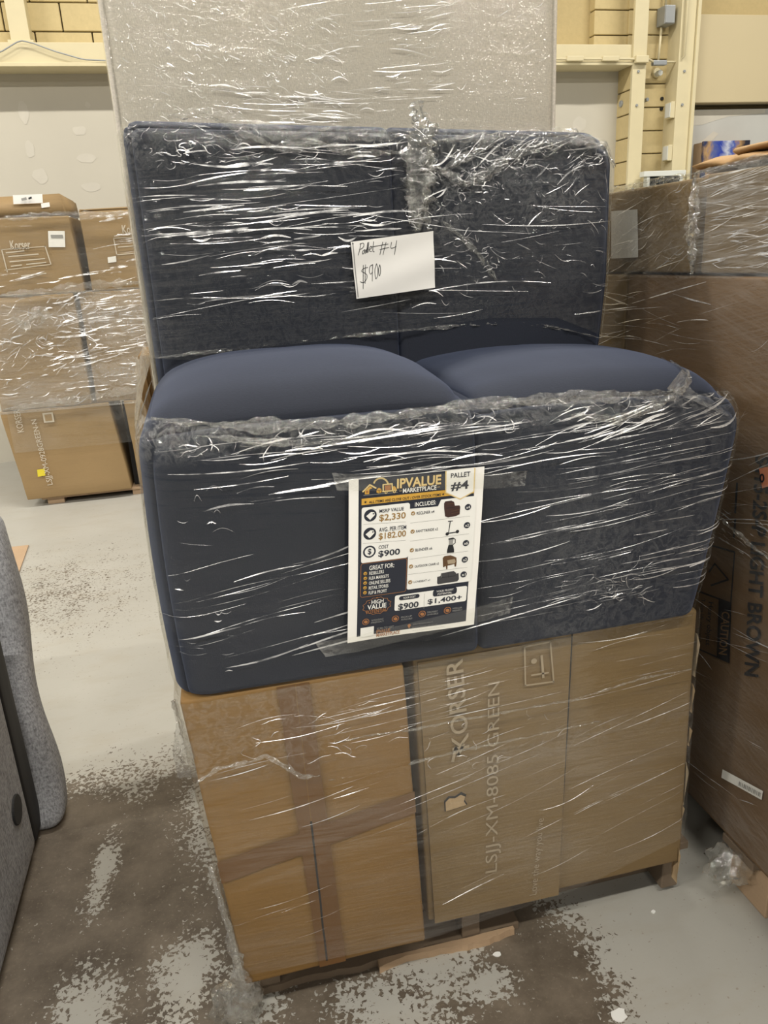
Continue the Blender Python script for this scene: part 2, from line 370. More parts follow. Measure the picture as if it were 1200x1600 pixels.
# printing: flat marks laid on a surface through a mapping (a, b, lift) -> world point
_fc = {}
def glyphs(s, bold=0.0):
    k = (s, bold)
    if k not in _fc:
        cu = bpy.data.curves.new('t', 'FONT'); cu.body = s; cu.resolution_u = 3; cu.offset = bold; cu.size = 1
        ob = bpy.data.objects.new('t', cu); COL.objects.link(ob)
        dg = bpy.context.evaluated_depsgraph_get(); me = bpy.data.meshes.new_from_object(ob.evaluated_get(dg))
        V = np.array([v.co[:2] for v in me.vertices]); Fc = [tuple(p.vertices) for p in me.polygons]
        bpy.data.objects.remove(ob); bpy.data.curves.remove(cu); bpy.data.meshes.remove(me)
        lo = V.min(0); hi = V.max(0); _fc[k] = ((V-lo)/(hi-lo), Fc)
    return _fc[k]
class Print:
    def __init__(s): s.V = []; s.F = []; s.M = []; s.mats = []
    def mi(s, m):
        if m not in s.mats: s.mats.append(m)
        return s.mats.index(m)
    def add(s, V2, Fc, m, lay):
        b = len(s.V); s.V += [(v[0], v[1], lay) for v in V2]; s.F += [tuple(b+i for i in f) for f in Fc]; s.M += [s.mi(m)]*len(Fc)
    def poly(s, pts, m, lay=1): s.add(pts, [tuple(range(len(pts)))], m, lay)
    def rect(s, x0, y0, x1, y1, m, lay=1, r=0.):
        if r <= 0: return s.poly([(x0, y0), (x1, y0), (x1, y1), (x0, y1)], m, lay)
        p = []
        for cx, cy, a0 in ((x1-r, y0+r, -90), (x1-r, y1-r, 0), (x0+r, y1-r, 90), (x0+r, y0+r, 180)):
            p += [(cx+r*math.cos(math.radians(a0+q*30)), cy+r*math.sin(math.radians(a0+q*30))) for q in range(4)]
        s.poly(p, m, lay)
    def disc(s, cx, cy, rx, m, lay=1, ry=None, n=20):
        ry = ry or rx; s.poly([(cx+rx*math.cos(2*math.pi*k/n), cy+ry*math.sin(2*math.pi*k/n)) for k in range(n)], m, lay)
    def line(s, pts, wd, m, lay=1):
        for (a, b), (c, d) in zip(pts[:-1], pts[1:]):
            L = math.hypot(c-a, d-b) or 1e-9; nx, ny = -(d-b)/L*wd/2, (c-a)/L*wd/2
            ex, ey = (c-a)/L*wd/3, (d-b)/L*wd/3
            s.poly([(a-ex+nx, b-ey+ny), (c+ex+nx, d+ey+ny), (c+ex-nx, d+ey-ny), (a-ex-nx, b-ey-ny)], m, lay)
    def text(s, t, x0, y0, x1, y1, m, lay=2, bold=.0):
        """fit the word into the box; y runs downwards"""
        V, Fc = glyphs(t, bold); s.add([(x0+(x1-x0)*v[0], y1-(y1-y0)*v[1]) for v in V], Fc, m, lay)
    def build(s, name, fn, parent=None):
        return mesh(name, [fn(*v) for v in s.V], s.F, s.mats, parent, midx=s.M)
def quadmap(tl, tr, br, bl, w, h, nrm, step=.0004):
    tl, tr, br, bl = map(np.array, (tl, tr, br, bl)); nrm = np.array(nrm)
    def fn(x, y, lay):
        a, b = x/w, y/h; return (tl*(1-a)+tr*a)*(1-b)+(bl*(1-a)+br*a)*b+nrm*step*lay
    return fn
def homog(src, dst):
    A = []
    for (x, y), (u, v) in zip(src, dst):
        A.append([x, y, 1, 0, 0, 0, -u*x, -u*y, -u]); A.append([0, 0, 0, x, y, 1, -v*x, -v*y, -v])
    Hm = np.linalg.svd(np.array(A, float))[2][-1].reshape(3, 3)
    return lambda x, y: tuple((lambda q: (q[0]/q[2], q[1]/q[2]))(Hm@np.array([x, y, 1.])))

# ================================================================== SETTING
def struct(o): o['kind'] = 'structure'; return o
V = [(-9, -9, 0), (9, -9, 0), (9, 6.5, 0), (-9, 6.5, 0)]
struct(mesh('floor', V, [(0, 1, 2, 3)], 'floor'))
wall = struct(box('wall_back', -9, 9, 6.44, 6.60, 0, 6.0, 'mortar'))
# finished drywall below the beam, and the bare board of the right bay
box('drywall_panel', -9, 3.62, 6.40, 6.44, 0, 2.74, 'drywall', wall)
box('drywall_panel', 4.02, 9, 6.32, 6.44, 0, 2.405, 'drywall_raw', wall)
cp = box('cream_panel', 4.02, 9, 6.24, 6.44, 2.445, 3.075, 'creampanel', wall, .004)
# concrete blocks
def block_mesh(w_, h_):
    bm = bmesh.new(); bmesh.ops.create_cube(bm, size=1)
    for v in bm.verts: v.co = (v.co.x*w_, v.co.y*.09, v.co.z*h_)
    bmesh.ops.bevel(bm, geom=[e for e in bm.edges], offset=.004, segments=1, affect='EDGES')
    me = bpy.data.meshes.new('concrete_block'); bm.to_mesh(me); bm.free(); me.materials.append(MT['block']); return me
BW, BH = .372, .174
full = block_mesh(BW-.009, BH-.008)
def block(me, x, y, z):
    o = bpy.data.objects.new('concrete_block', me); COL.objects.link(o); o.location = (x, y, z); fix(o, wall)
for r in range(0, 4):
    z = 2.953+BH*(r-.5)
    for i in range(-6, 9):
        x = -.66+BW*(i+.5)+(BW/2 if r % 2 == 0 else 0)
        if -2.4 < x < 3.3: block(full, x, 6.405+random.uniform(-.0015, .0015), z)
    edge = block_mesh(3.60-3.30-.0, BH-.008)
    block(edge, 3.46, 6.404, z)
strip = block_mesh(.40, BH-.008)
for r in range(-7, 4):
    block(strip, 3.80, 6.385+random.uniform(-.0015, .0015), 2.953+BH*(r-.5))
side_m = bpy.data.meshes.new('concrete_block'); bm = bmesh.new(); bmesh.ops.create_cube(bm, size=1)
for v in bm.verts: v.co = (v.co.x*.05, v.co.y*.20, v.co.z*(BH-.008))
bmesh.ops.bevel(bm, geom=bm.edges[:], offset=.004, segments=1, affect='EDGES'); bm.to_mesh(side_m); bm.free(); side_m.materials.append(MT['block'])
for r in range(-14, 0):
    block(side_m, 3.583, 6.308, 2.80+BH*(r+.0))
# beam with its lip, posts
beam = struct(box('trim_1', -9, 3.555, 6.20, 6.44, 2.725, 2.852, 'beam', None, .003))
box('lip', -9, 3.555, 6.175, 6.40, 2.705, 2.728, 'beam', beam, .003)
for i, (x0, x1, z0, y0) in enumerate([(-.985, -.863, 2.853, 6.235), (3.555, 3.672, 0, 6.175), (3.955, 4.085, 0, 6.175)]):
    p = struct(box('trim_%d' % (i+2), x0, x1, y0, 6.205 if i == 1 else 6.43, z0, 6.0, 'beam', None, .004))
    if i:
        for z in (1.80, 2.42, 2.66):
            me = bpy.data.meshes.new('bolt'); bm = bmesh.new(); bmesh.ops.create_cone(bm, segments=10, radius1=.012, radius2=.009, depth=.012, cap_ends=True, matrix=Matrix.Rotation(math.pi/2, 4, 'X')); bm.to_mesh(me); bm.free()
            b = link('bolt', me, 'galv'); b.location = ((x0+x1)/2-.01, y0-.004, z); fix(b, p)
    if i == 2: box('edge_flange', x1+.002, x1+.030, y0-.02, 6.43, 0, 6.0, 'beam', p, .002)
    if i == 0: box('foot_plate', x0-.02, x1+.02, y0-.012, y0+.05, 2.853, 2.872, 'beam', p, .002)
# dried filler spots on the drywall
for (u, v, rx, rz) in [(37, 176, .035, .075), (47, 234, .03, .055), (62, 275, .05, .05), (135, 247, .06, .035), (143, 292, .075, .032), (124, 204, .05, .03), (137, 164, .018, .02), (905, 195, .06, .06), (890, 225, .05, .09)]:
    c = PY(u, v, 6.4); pts = []
    for k in range(18):
        a = 2*math.pi*k/18; q = 1+.35*float(vn(math.cos(a)*2+u, math.sin(a)*2+v))
        pts.append((c[0]+rx*q*math.cos(a), 6.3985, c[2]+rz*q*math.sin(a)))
    mesh('filler_spot', pts, [tuple(range(18))], 'filler', wall)
for pts in ([(4.10, 2.40), (4.9, 2.40), (4.9, 2.37), (4.55, 2.35), (4.3, 2.29), (4.10, 2.28)], [(4.25, 2.12), (4.42, 2.24), (4.47, 2.22), (4.33, 2.10)], [(4.11, 2.0), (4.11, 2.17), (4.18, 2.18), (4.2, 2.0)]):
    mesh('filler_spot', [(x, 6.3185, z) for x, z in pts][::-1], [tuple(range(len(pts)))], 'filler', wall)

def cyl(name, x, y, z, r, d, mat, parent=None, ax='Y', seg=16):
    me = bpy.data.meshes.new(name); bm = bmesh.new()
    rot = Matrix.Rotation(math.pi/2, 4, 'X') if ax == 'Y' else Matrix.Rotation(math.pi/2, 4, 'Y') if ax == 'X' else Matrix.Identity(4)
    bmesh.ops.create_cone(bm, segments=seg, radius1=r, radius2=r, depth=d, cap_ends=True, matrix=Matrix.Translation((x, y, z))@rot)
    bmesh.ops.bevel(bm, geom=[e for e in bm.edges if len(e.link_faces) == 2 and e.calc_face_angle(0) > 1], offset=min(r, d)*.12, segments=1, affect='EDGES')
    bm.to_mesh(me); bm.free(); return fix(link(name, me, mat), parent)
# things on the wall
e = PY(1038, 27, 6.3)
jb = empty('junction_box', (e[0], 6.33, e[2]), 'small grey electrical box with conduit high up between the two cream posts', 'electrical box')
box('box_body', e[0]-.045, e[0]+.045, 6.22, 6.335, e[2]-.065, e[2]+.065, 'galv', jb, .006)
box('cover', e[0]-.040, e[0]+.040, 6.212, 6.222, e[2]-.060, e[2]+.060, 'galv', jb, .003)
tube('conduit', [(e[0], 6.29, e[2]+.06), (e[0], 6.29, 4.2)], .010, 'beam', jb)
tube('conduit', [(e[0]-.02, 6.30, e[2]-.06), (e[0]-.035, 6.30, 2.73)], .010, 'beam', jb)
cr = empty('wall_conduit', (3.2, 6.17, 2.74), 'cream pipe run with couplings along the beam towards the cream posts', 'conduit')
tube('pipe', [(2.7, 6.165, 2.745), (3.5, 6.165, 2.745), (3.68, 6.155, 2.74), (3.76, 6.22, 2.735), (3.98, 6.22, 2.735), (3.985, 6.15, 2.76), (3.985, 6.15, 4.0)], .009, 'beam', cr)
for x in (3.05, 3.35): box('coupling', x-.07, x+.07, 6.145, 6.178, 2.728, 2.762, 'beam', cr, .005)
box('coupling', 3.56, 3.67, 6.135, 6.172, 2.715, 2.765, 'beam', cr, .005)
box('coupling', 3.75, 3.87, 6.20, 6.24, 2.71, 2.745, 'galv', cr, .006)
e = PY(1028, 113, 6.3)
sl = empty('wall_sensor', (e[0], 6.33, e[2]), 'small round cream fitting below the pipe between the two posts', 'wall fitting')
cyl('plate', e[0], 6.32, e[2], .035, .03, 'beam', sl); cyl('bulb', e[0], 6.285, e[2]-.01, .022, .05, 'whiteframe', sl)
for (u, v) in ((1035, 154), (1034, 170)):
    e = PY(u, v, 6.33); h = cyl('anchor_hole', e[0], 6.336, e[2], .014, .012, 'dark', wall)
e = PY(1010, 156, 6.3)
hk = cyl('pipe_stub', e[0], 6.31, e[2], .014, .06, 'galv'); tag(hk, 'short grey pipe stub poking out of the blocks beside the left cream post', 'pipe stub')
for j, (u, v, lab) in enumerate(((1046, 172, 'pale upper switch box fixed to the inner side of the right cream post'), (1043, 239, 'pale lower switch box fixed to the inner side of the right cream post'))):
    e = PY(u, v, 6.2); s_ = empty('switch_box', (e[0], 6.2, e[2]), lab, 'switch box')
    box('box_body', 3.915, 3.953, 6.18, 6.26, e[2]-.06, e[2]+.06, 'beam', s_, .004); box('cover', 3.910, 3.9155, 6.185, 6.255, e[2]-.052, e[2]+.052, 'whiteframe', s_, .001)
e = PY(966, 164, 6.3)
cb_ = cyl('knockout', 3.556, 6.33, PY(966, 163, 6.35)[2], .025, .02, 'galv', wall, 'X')
# cable on the beam
cable = tube('beam_cable', resample([(-1.5, 6.168, 2.70), *[PY(u, v, 6.168) for u, v in ((0, 82), (31, 63), (50, 67), (85, 80), (130, 93), (170, 95))], (.6, 6.168, 2.74)], 60), .0045, 'galv')
tag(cable, 'thin grey cable looping up to the cream post and down along the beam', 'cable')
# dark framed unit between the posts, and the canvas print
fr = empty('framed_screen', (3.83, 6.1, 0), 'black panel in a white frame between the two cream posts', 'framed panel')
box('panel', 3.70, 3.975, 6.09, 6.13, 1.05, 1.885, 'glass', fr, .003)
box('frame', 3.64, 4.02, 6.07, 6.14, 1.885, 1.925, 'whiteframe', fr, .004); box('frame', 3.675, 3.70, 6.08, 6.135, 1.0, 1.885, 'whiteframe', fr, .003); box('frame', 3.975, 4.0, 6.08, 6.135, 1.0, 1.885, 'whiteframe', fr, .003)
box('cabinet', 3.66, 4.01, 6.08, 6.16, 0.0, 1.05, 'whiteframe', fr, .004)
def mat_canvas():
    t = NT('abstract_canvas'); co = t.coord(); gx = t.math('DIVIDE', t.math('SUBTRACT', t.n('SeparateXYZ', {0: co}).outputs[0], 4.235), .44)
    n_ = t.math('MULTIPLY_ADD', t.math('SUBTRACT', t.noise(t.mapping(co, (4, 4, 3)), 1.6, 5, .6, .6), .5), .7); t.t.links.new(gx, n_.node.inputs[2])
    c = t.ramp(n_, [(.0, (.03, .04, .10)), (.10, (.45, .28, .12)), (.22, (.10, .13, .32)), (.38, (.02, .05, .36)), (.52, (.55, .58, .68)), (.62, (.05, .10, .40)), (.74, (.42, .25, .10)), (.86, (.02, .02, .035))])
    t.bsdf(**{'Base Color': c, 'Roughness': .5}); return t.m
MT['canvas'] = mat_canvas()
cv = empty('canvas_print', (4.45, 6.2, 1.6), 'blue and orange abstract canvas on the wall above the right-hand cartons', 'picture')
box('canvas', 4.235, 4.675, 6.175, 6.20, 1.78, 2.148, 'canvas', cv, .003); box('stretcher', 4.24, 4.67, 6.20, 6.315, 1.785, 2.143, 'woodlight', cv)

# ================================================================== CENTRE PALLET
pal = empty('wooden_pallet', (.40, 1.6, 0), 'worn dark wooden pallet under the navy loveseat stack', 'pallet')
for i, x in enumerate((-.02, .405, .875)):
    box('stringer', x-.02, x+.02, 1.20, 2.25, .018, .115, 'wood', pal, .003)
for k, y in enumerate((1.195, 1.37, 1.55, 1.73, 1.91, 2.09, 2.2)):
    box('deck_board', -.07, .915, y+.005, y+.10, .1155, .134, 'wood', pal, .002)
for k, y in enumerate((1.60, 2.12)):
    box('bottom_board', -.07, .915, y, y+.10, 0, .0175, 'wood', pal, .002)
def splinter(name, x0, x1, y0, y1, mat, seed):
    n = 26; xs = np.linspace(x0, x1, n); V = []; Fc = []
    for z in (0.0, .0175):
        for i, x in enumerate(xs): V.append((x, y0+.014*float(fbm(x*22, 0, seed))+.035*max(0, (i/n-.78))*4*abs(float(vn(x*40, 1, seed))), z)); V.append((x, y1, z))
    for i in range(n-1):
        a = 2*i; b = 2*n+2*i
        Fc += [(a, a+1, a+3, a+2), (b, b+2, b+3, b+1), (a, a+2, b+2, b), (a+1, b+1, b+3, a+3)]
    Fc += [(0, 2*n, 2*n+1, 1), (2*n-2, 2*n-1, 4*n-1, 4*n-2)]
    return mesh(name, V, Fc, mat, pal)
splinter('bottom_board', -.07, .515, 1.20, 1.29, 'wood', 3)
splinter('broken_edge', .20, .50, 1.186, 1.20, 'woodlight', 8)
bb = box('loose_board', .48, .93, 1.27, 1.36, 0, .0175, 'wood', pal, .002)

# ---- cartons on the pallet
def carton_root(name, c, label, cat='carton', group=None):
    c = np.array(c, float).reshape(-1, 3); return empty(name, (c[:, 0].mean(), c[:, 1].mean(), c[:, 2].min()), label, cat, group)
# left one leans a little
LB = [[[(-.063, 1.110, .135), (-.104, 1.128, .735)], [(-.06, 1.62, .135), (-.10, 1.62, .735)]], [[(.283, 1.110, .135), (.269, 1.128, .735)], [(.285, 1.62, .135), (.27, 1.62, .735)]]]
cl = carton_root('carton', LB, 'tall brown carton with crossed packing tape at the lower left of the loveseat stack')
lb = hexa('carton_body', LB, .006, 'card', cl, dent=.005, seed=2)
LBm = lambda a, b, d: (lambda p: p)((np.array(LB[0][0][1])*(1-a)+np.array(LB[1][0][1])*a)*(1-b)+(np.array(LB[0][0][0])*(1-a)+np.array(LB[1][0][0])*a)*b-np.array([0, d, 0]))
def face_strip(name, fn, ab0, ab1, wd, mat, parent, lift, n=16, horiz=False, seed=0):
    V = []
    for i in range(n+1):
        t = i/n; a = ab0[0]+(ab1[0]-ab0[0])*t; b = ab0[1]+(ab1[1]-ab0[1])*t; j = .004*float(vn(i*.9, 0, seed))
        for s_ in (-1, 1):
            V.append(fn(a+(0 if horiz else s_*wd/2+j), b+(s_*wd/2+j if horiz else 0), lift))
    Fc = [(2*i, 2*i+1, 2*i+3, 2*i+2) if not horiz else (2*i, 2*i+2, 2*i+3, 2*i+1) for i in range(n)]
    return mesh(name, V, Fc, mat, parent)
face_strip('tape', LBm, (.00, .565), (1.0, .46), .075, 'tape', cl, .0042, 18, True, 3)
face_strip('tape', LBm, (.49, 0.0), (.47, .99), .145, 'tape', cl, .0050, 20, False, 7)
face_strip('flap_seam', LBm, (.475, .45), (.44, .97), .010, 'dark', cl, .0056, 12, False, 9)
face_strip('flap_seam', LBm, (.50, .0), (.476, .45), .003, 'card', cl, .0056, 12, False, 5)
# right one
RBX = [[[(.300, 1.150, .137), (.290, 1.150, .735)], [(.30, 1.68, .137), (.29, 1.68, .735)]], [[(.862, 1.150, .137), (.850, 1.150, .735)], [(.86, 1.68, .137), (.85, 1.68, .735)]]]
crt = carton_root('carton', RBX, 'wide scuffed brown carton printed with upright pale letters under the right of the loveseat')
rb = hexa('carton_body', RBX, .007, 'card2', crt, dent=.006, seed=11)
RBm = lambda a, b, d: ((np.array(RBX[0][0][1])*(1-a)+np.array(RBX[1][0][1])*a)*(1-b)+(np.array(RBX[0][0][0])*(1-a)+np.array(RBX[1][0][0])*a)*b-np.array([0, d, 0]))
def inv_face(u, v, y, x0, x1, z0, z1):
    p = PY(u, v, y); return ((p[0]-x0)/(x1-x0), (z1-p[2])/(z1-z0))
fa = lambda u, v: inv_face(u, v, 1.146, .295, .856, .137, .735)
# overlapping flap with its slit
a0, b0 = fa(897, 985); a1, b1 = fa(868, 1392)
V = [RBm(.015, .02, .0045), RBm(a0, .02, .0045), RBm(a1, b1+.015, .0075), RBm(.02, 1.0, .0065)]; V += [v+np.array([0, .003, 0]) for v in V]
mesh('flap', V, [(0, 3, 2, 1), (0, 1, 5, 4), (1, 2, 6, 5), (2, 3, 7, 6), (3, 0, 4, 7)], 'card2', crt)
face_strip('slit', RBm, (a0+.003, .0), (a1+.003, .93), .005, 'dark', crt, .0050, 12, False, 2)
# torn patch
a, b = fa(710, 1254); pts = [(-.034, -.014), (-.02, -.026), (.0, -.022), (.02, -.031), (.036, -.020), (.03, -.004), (.038, .012), (-.034, .020)]
mesh('torn_patch', [RBm(a+p[0], b+p[1], .0085) for p in pts], [tuple(range(8))[::-1]], 'cardin', crt)
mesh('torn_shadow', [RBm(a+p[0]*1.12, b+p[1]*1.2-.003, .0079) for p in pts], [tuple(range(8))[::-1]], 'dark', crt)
# pale print that reads upwards
rbp = lambda a, b, l: RBm(a, b, .0095+.0003*l)
for t, (ua, va), (ub, vb), hpx, bold in (('KORSER', (720, 1168), (712, 1028), 27, .01), ('LSJJ-XM-8085 GREEN', (766, 1360), (776, 1062), 24, .0), ('Love the way you live', (829, 1396), (843, 1276), 14, .0)):
    V2, Fc = glyphs(t, bold); P_ = Print()
    P_.add([fa(ua+(ub-ua)*gx+hpx*(.5-gy), va+(vb-va)*gx-(.5-gy)*hpx*.2) for gx, gy in V2], Fc, 'pale', 1)
    P_.build('printed_line', rbp, crt)
ic = [fa(*p) for p in ((822, 1008), (862, 1000), (866, 1062), (822, 1068))]; P_ = Print()
for i in range(4): P_.line([ic[i], ic[(i+1) % 4]], .005, 'pale', 1)
P_.disc(*fa(836, 1030), .010, 'pale', 1, .009); P_.line([fa(848, 1022), fa(850, 1055)], .008, 'pale', 1); P_.line([fa(832, 1052), fa(858, 1048)], .005, 'pale', 1)
P_.build('handling_symbol', rbp, crt)
P_ = Print(); P_.line([fa(707, 1186), fa(712, 1165), fa(716, 1176), fa(724, 1160)], .010, 'pale', 1); P_.build('logo_mark', rbp, crt)
# torn edge on the far right of it
for k in range(6):
    z = .70-.11*k+random.uniform(-.03, .03); hgt = random.uniform(.04, .10); wd = random.uniform(.001, .005)
    V = [(.852, 1.147, z), (.858+wd, 1.150, z-hgt*.3), (.855+wd*.8, 1.152, z-hgt), (.855, 1.147, z-hgt*1.1)]
    mesh('frayed_edge', V+[(x, y+.02, z_) for x, y, z_ in V], [(0, 3, 2, 1), (4, 5, 6, 7), (0, 1, 5, 4), (1, 2, 6, 5), (2, 3, 7, 6)], 'cardin' if k % 3 else 'pale', crt)
# rear cartons of the same pallet and the one whose corner shows behind the seat
for x0, x1, lab in ((-.10, .37, 'brown carton standing behind the taped carton at the left rear of the centre pallet'), (.39, .86, 'brown carton at the right rear of the centre pallet behind the printed carton')):
    c = carton(x0, x1, 1.70, 2.24, .137, .735); rt = carton_root('carton', c, lab); hexa('carton_body', c, .006, 'card', rt, (6, 6, 6), seed=20)
RC = carton(-.158, .55, 2.03, 2.24, .742, 1.192)
rt = carton_root('carton', RC, 'brown carton with an open top edge peeking out left of the navy seat'); rcb = hexa('carton_body', RC, .005, 'card', rt, (8, 8, 10), seed=23)
mesh('flap', [(-.150, 2.028, 1.19), (-.158, 1.90, 1.12), (-.128, 1.89, 1.01), (-.13, 2.028, 1.0), (-.147, 2.028, 1.19), (-.155, 1.90, 1.12), (-.125, 1.89, 1.01), (-.127, 2.028, 1.0)], [(0, 1, 2, 3), (7, 6, 5, 4), (0, 4, 5, 1), (1, 5, 6, 2), (2, 6, 7, 3)], 'card', rt)

# ---- navy loveseat
sofa = empty('loveseat', (.40, 1.45, .737), 'navy blue armless loveseat sitting on the centre cartons under clear film', 'loveseat')
def seatwarp(side):
    def f(W, N):
        x, y, z = N.T; up_ = np.clip((z+1)/2, 0, 1)
        dome = (1-np.abs(x)**3.6)*(1-np.abs(np.clip(y, -1, 1))**2.4)
        W[:, 2] += .060*dome*np.clip(z, 0, 1)**2*(1.0 if side < 0 else .62)
        W[:, 1] -= .012*(1-np.abs(x)**2)*(1-np.abs(z)**2)*(y < -.9)
        if side < 0: W[:, 0] += -.008*np.clip(-x, 0, 1)*np.sin(up_*math.pi)+.006*(1-up_)*np.clip(-x, 0, 1)*0
        else:
            k = np.clip(x, 0, 1); W[:, 0] += k*(-.070*(1-up_)**1.2+.004*up_); W[:, 2] -= .015*np.clip(x, 0, 1)*up_
            W[:, 2] -= .012*up_
        W[:, 2] += .0015*fbm(W[:, 0]*14, W[:, 1]*14, 3)*up_
        return W
    return f
s1 = softbox('seat', -.108, .4045, 1.122, 1.66, .737, 1.188, .014, 'navy', sofa, seatwarp(-1), (40, 30, 30), 4, [(1, -1, 2, 1, .085), (0, -1, 1, -1, .06), (0, -1, 2, 1, .05), (0, 1, 2, 1, .04)])
s2 = softbox('seat', .4055, .906, 1.122, 1.66, .737, 1.188, .014, 'navy', sofa, seatwarp(1), (40, 30, 30), 4, [(1, -1, 2, 1, .085), (0, 1, 1, -1, .05), (0, 1, 2, 1, .10), (0, -1, 2, 1, .04)])
def backwarp(side):
    def f(W, N):
        x, y, z = N.T
        W[:, 1] -= .016*(1-np.abs(x)**2.2)*(1-np.abs(z)**2.2)*np.clip(-y, 0, 1)
        X = W[:, 0]; W[:, 2] += np.clip((z+.2)/1.2, 0, 1)*(-.038*(X+.08)/.96)
        if side > 0:
            k = np.clip(x, 0, 1); W[:, 0] -= k*.030*np.clip(-z, 0, 1)**1.2
        return W
    return f
b1 = softbox('backrest', -.094, .4015, 1.575, 1.79, 1.02, 1.655, .012, 'navy', sofa, backwarp(-1), (34, 10, 40), 4, [(1, -1, 2, 1, .05), (0, -1, 1, -1, .045), (0, -1, 2, 1, .03)])
b2 = softbox('backrest', .4025, .886, 1.575, 1.79, 1.02, 1.655, .012, 'navy', sofa, backwarp(1), (34, 10, 40), 4, [(1, -1, 2, 1, .05), (0, 1, 1, -1, .05), (0, 1, 2, 1, .075)])
# seams of the seat fronts
for xx in (.4050,):
    pass

# ---- light grey upholstered slab behind
slab = empty('sofa_back', (.37, 1.93, .742), 'tall light grey upholstered sofa back standing behind the navy loveseat', 'sofa back')
sb = softbox('back_panel', -.116, .868, 1.845, 1.985, .742, 2.12, .022, 'grey', slab, None, (14, 6, 24), 4)
tube('welt', [(-.112, 1.850, z) for z in np.linspace(.78, 2.10, 30)], .006, 'grey', slab)
tube('welt', [(.864, 1.850, z) for z in np.linspace(.78, 2.10, 30)], .006, 'grey', slab)

# ================================================================== STACK AT THE LEFT REAR
YB = 5.0; kb = YB/5.2
def B(u, v): return PY(u, v, YB)
bp_ = empty('wooden_pallet', (-.6, 5.4, 0), 'pale low wooden pallet under the left rear stack of cartons', 'pallet')
for y in (5.03, 5.25, 5.47, 5.69): box('deck_board', -1.10, .15, y, y+.12, .035, .05, 'woodlight', bp_, .002)
for x in (-1.02, -.5, .06): box('runner', x-.05, x+.05, 5.04, 5.80, 0, .0345, 'woodlight', bp_, .002)
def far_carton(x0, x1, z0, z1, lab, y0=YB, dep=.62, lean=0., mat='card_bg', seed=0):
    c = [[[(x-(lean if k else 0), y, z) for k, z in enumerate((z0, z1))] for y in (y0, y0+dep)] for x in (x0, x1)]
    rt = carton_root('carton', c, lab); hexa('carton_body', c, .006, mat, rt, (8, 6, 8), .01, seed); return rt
def yplane(y): return lambda a, b, l: np.array([a, y-.0015*l, b])
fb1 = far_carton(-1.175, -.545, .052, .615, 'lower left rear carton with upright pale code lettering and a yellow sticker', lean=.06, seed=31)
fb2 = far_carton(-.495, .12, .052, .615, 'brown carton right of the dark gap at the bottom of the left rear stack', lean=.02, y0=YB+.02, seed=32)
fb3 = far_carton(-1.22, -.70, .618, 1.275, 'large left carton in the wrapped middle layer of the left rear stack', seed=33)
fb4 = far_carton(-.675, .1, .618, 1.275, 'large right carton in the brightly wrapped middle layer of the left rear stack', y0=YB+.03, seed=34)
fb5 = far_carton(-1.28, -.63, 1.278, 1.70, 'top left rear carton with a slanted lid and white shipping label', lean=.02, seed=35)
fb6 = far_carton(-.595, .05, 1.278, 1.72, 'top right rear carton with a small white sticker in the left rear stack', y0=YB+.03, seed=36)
# slanted lid of the top left carton and the lid edge of its neighbour
def wedge(name, x0, x1, z0, z1, y0, slope, mat, parent, dx=0.03):
    V = [(x0, y0, z0), (x1, y0, z0), (x1-dx, y0+slope, z1-.006), (x0, y0+slope, z1-.02), (x0, y0+.55, z0), (x1, y0+.55, z0), (x1-.01, y0+.55, z1-.02), (x0, y0+.55, z1-.02)]
    n = 4
    o = mesh(name, V, [(0, 1, 2, 3), (1, 5, 6, 2), (3, 2, 6, 7), (4, 0, 3, 7), (5, 4, 7, 6), (0, 4, 5, 1)], mat, parent)
    bm = bmesh.new(); bm.from_mesh(o.data); bmesh.ops.bevel(bm, geom=bm.edges[:], offset=.012, segments=2, affect='EDGES'); bm.to_mesh(o.data); bm.free(); o.data.shade_smooth(); return o
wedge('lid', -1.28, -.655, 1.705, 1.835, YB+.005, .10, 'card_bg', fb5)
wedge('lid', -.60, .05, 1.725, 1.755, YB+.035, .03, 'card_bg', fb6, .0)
box('gap_liner', -.535, -.505, YB+.10, YB+.12, .055, .60, 'dark', fb2)  # black box put in as the shade between the two cartons
# prints
for t, (ua, va), (ub, vb), hpx in (('LSJJ-XM-0928GREEN-N', (80, 757), (54, 655), 11), ('KORSER', (33, 675), (26, 640), 10)):
    V2, Fc = glyphs(t, .0); p = Print(); out = []
    for gx, gy in V2:
        q = B(ua+(ub-ua)*gx+hpx*(.5-gy), va+(vb-va)*gx-(.5-gy)*2); out.append((q[0], q[2]))
    p.add(out, Fc, 'palefar', 3); p.build('printed_line', yplane(YB-.004), fb1)
p = Print(); q = B(76, 652)
p.rect(q[0]-.03, q[2]-.03, q[0]+.03, q[2]+.03, 'palefar', 3); p.rect(q[0]-.02, q[2]-.02, q[0]+.02, q[2]+.02, 'card_bg', 4)
p.build('handling_symbol', yplane(YB-.004), fb1)
def sticker(name, u0, v0, u1, v1, mat, parent, y=YB, lift=.006, skew=2):
    pts = [PY(*q, y-lift) for q in ((u0, v0+skew), (u0+1, v1+skew), (u1+1, v1), (u1, v0))]
    return mesh(name, pts, [(0, 1, 2, 3)], mat, parent)
sticker('yellow_sticker', 58, 732, 70, 743, 'yellow', fb1)
sticker('shipping_label', 75, 361, 101, 386, 'label', fb5, skew=0); sticker('barcode', 79, 367, 98, 372, 'greyink', fb5, lift=.008, skew=0)
sticker('lid_label', 20, 303, 66, 317, 'label', fb5, y=YB+.07, lift=.03); sticker('lid_label', 64, 316, 77, 323, 'label', fb5, y=YB+.07, lift=.04)
sticker('barcode', 44, 307, 49, 310, 'ink', fb5, y=YB+.07, lift=.038); sticker('barcode', 33, 308, 41, 312, 'greyink', fb5, y=YB+.07, lift=.038)
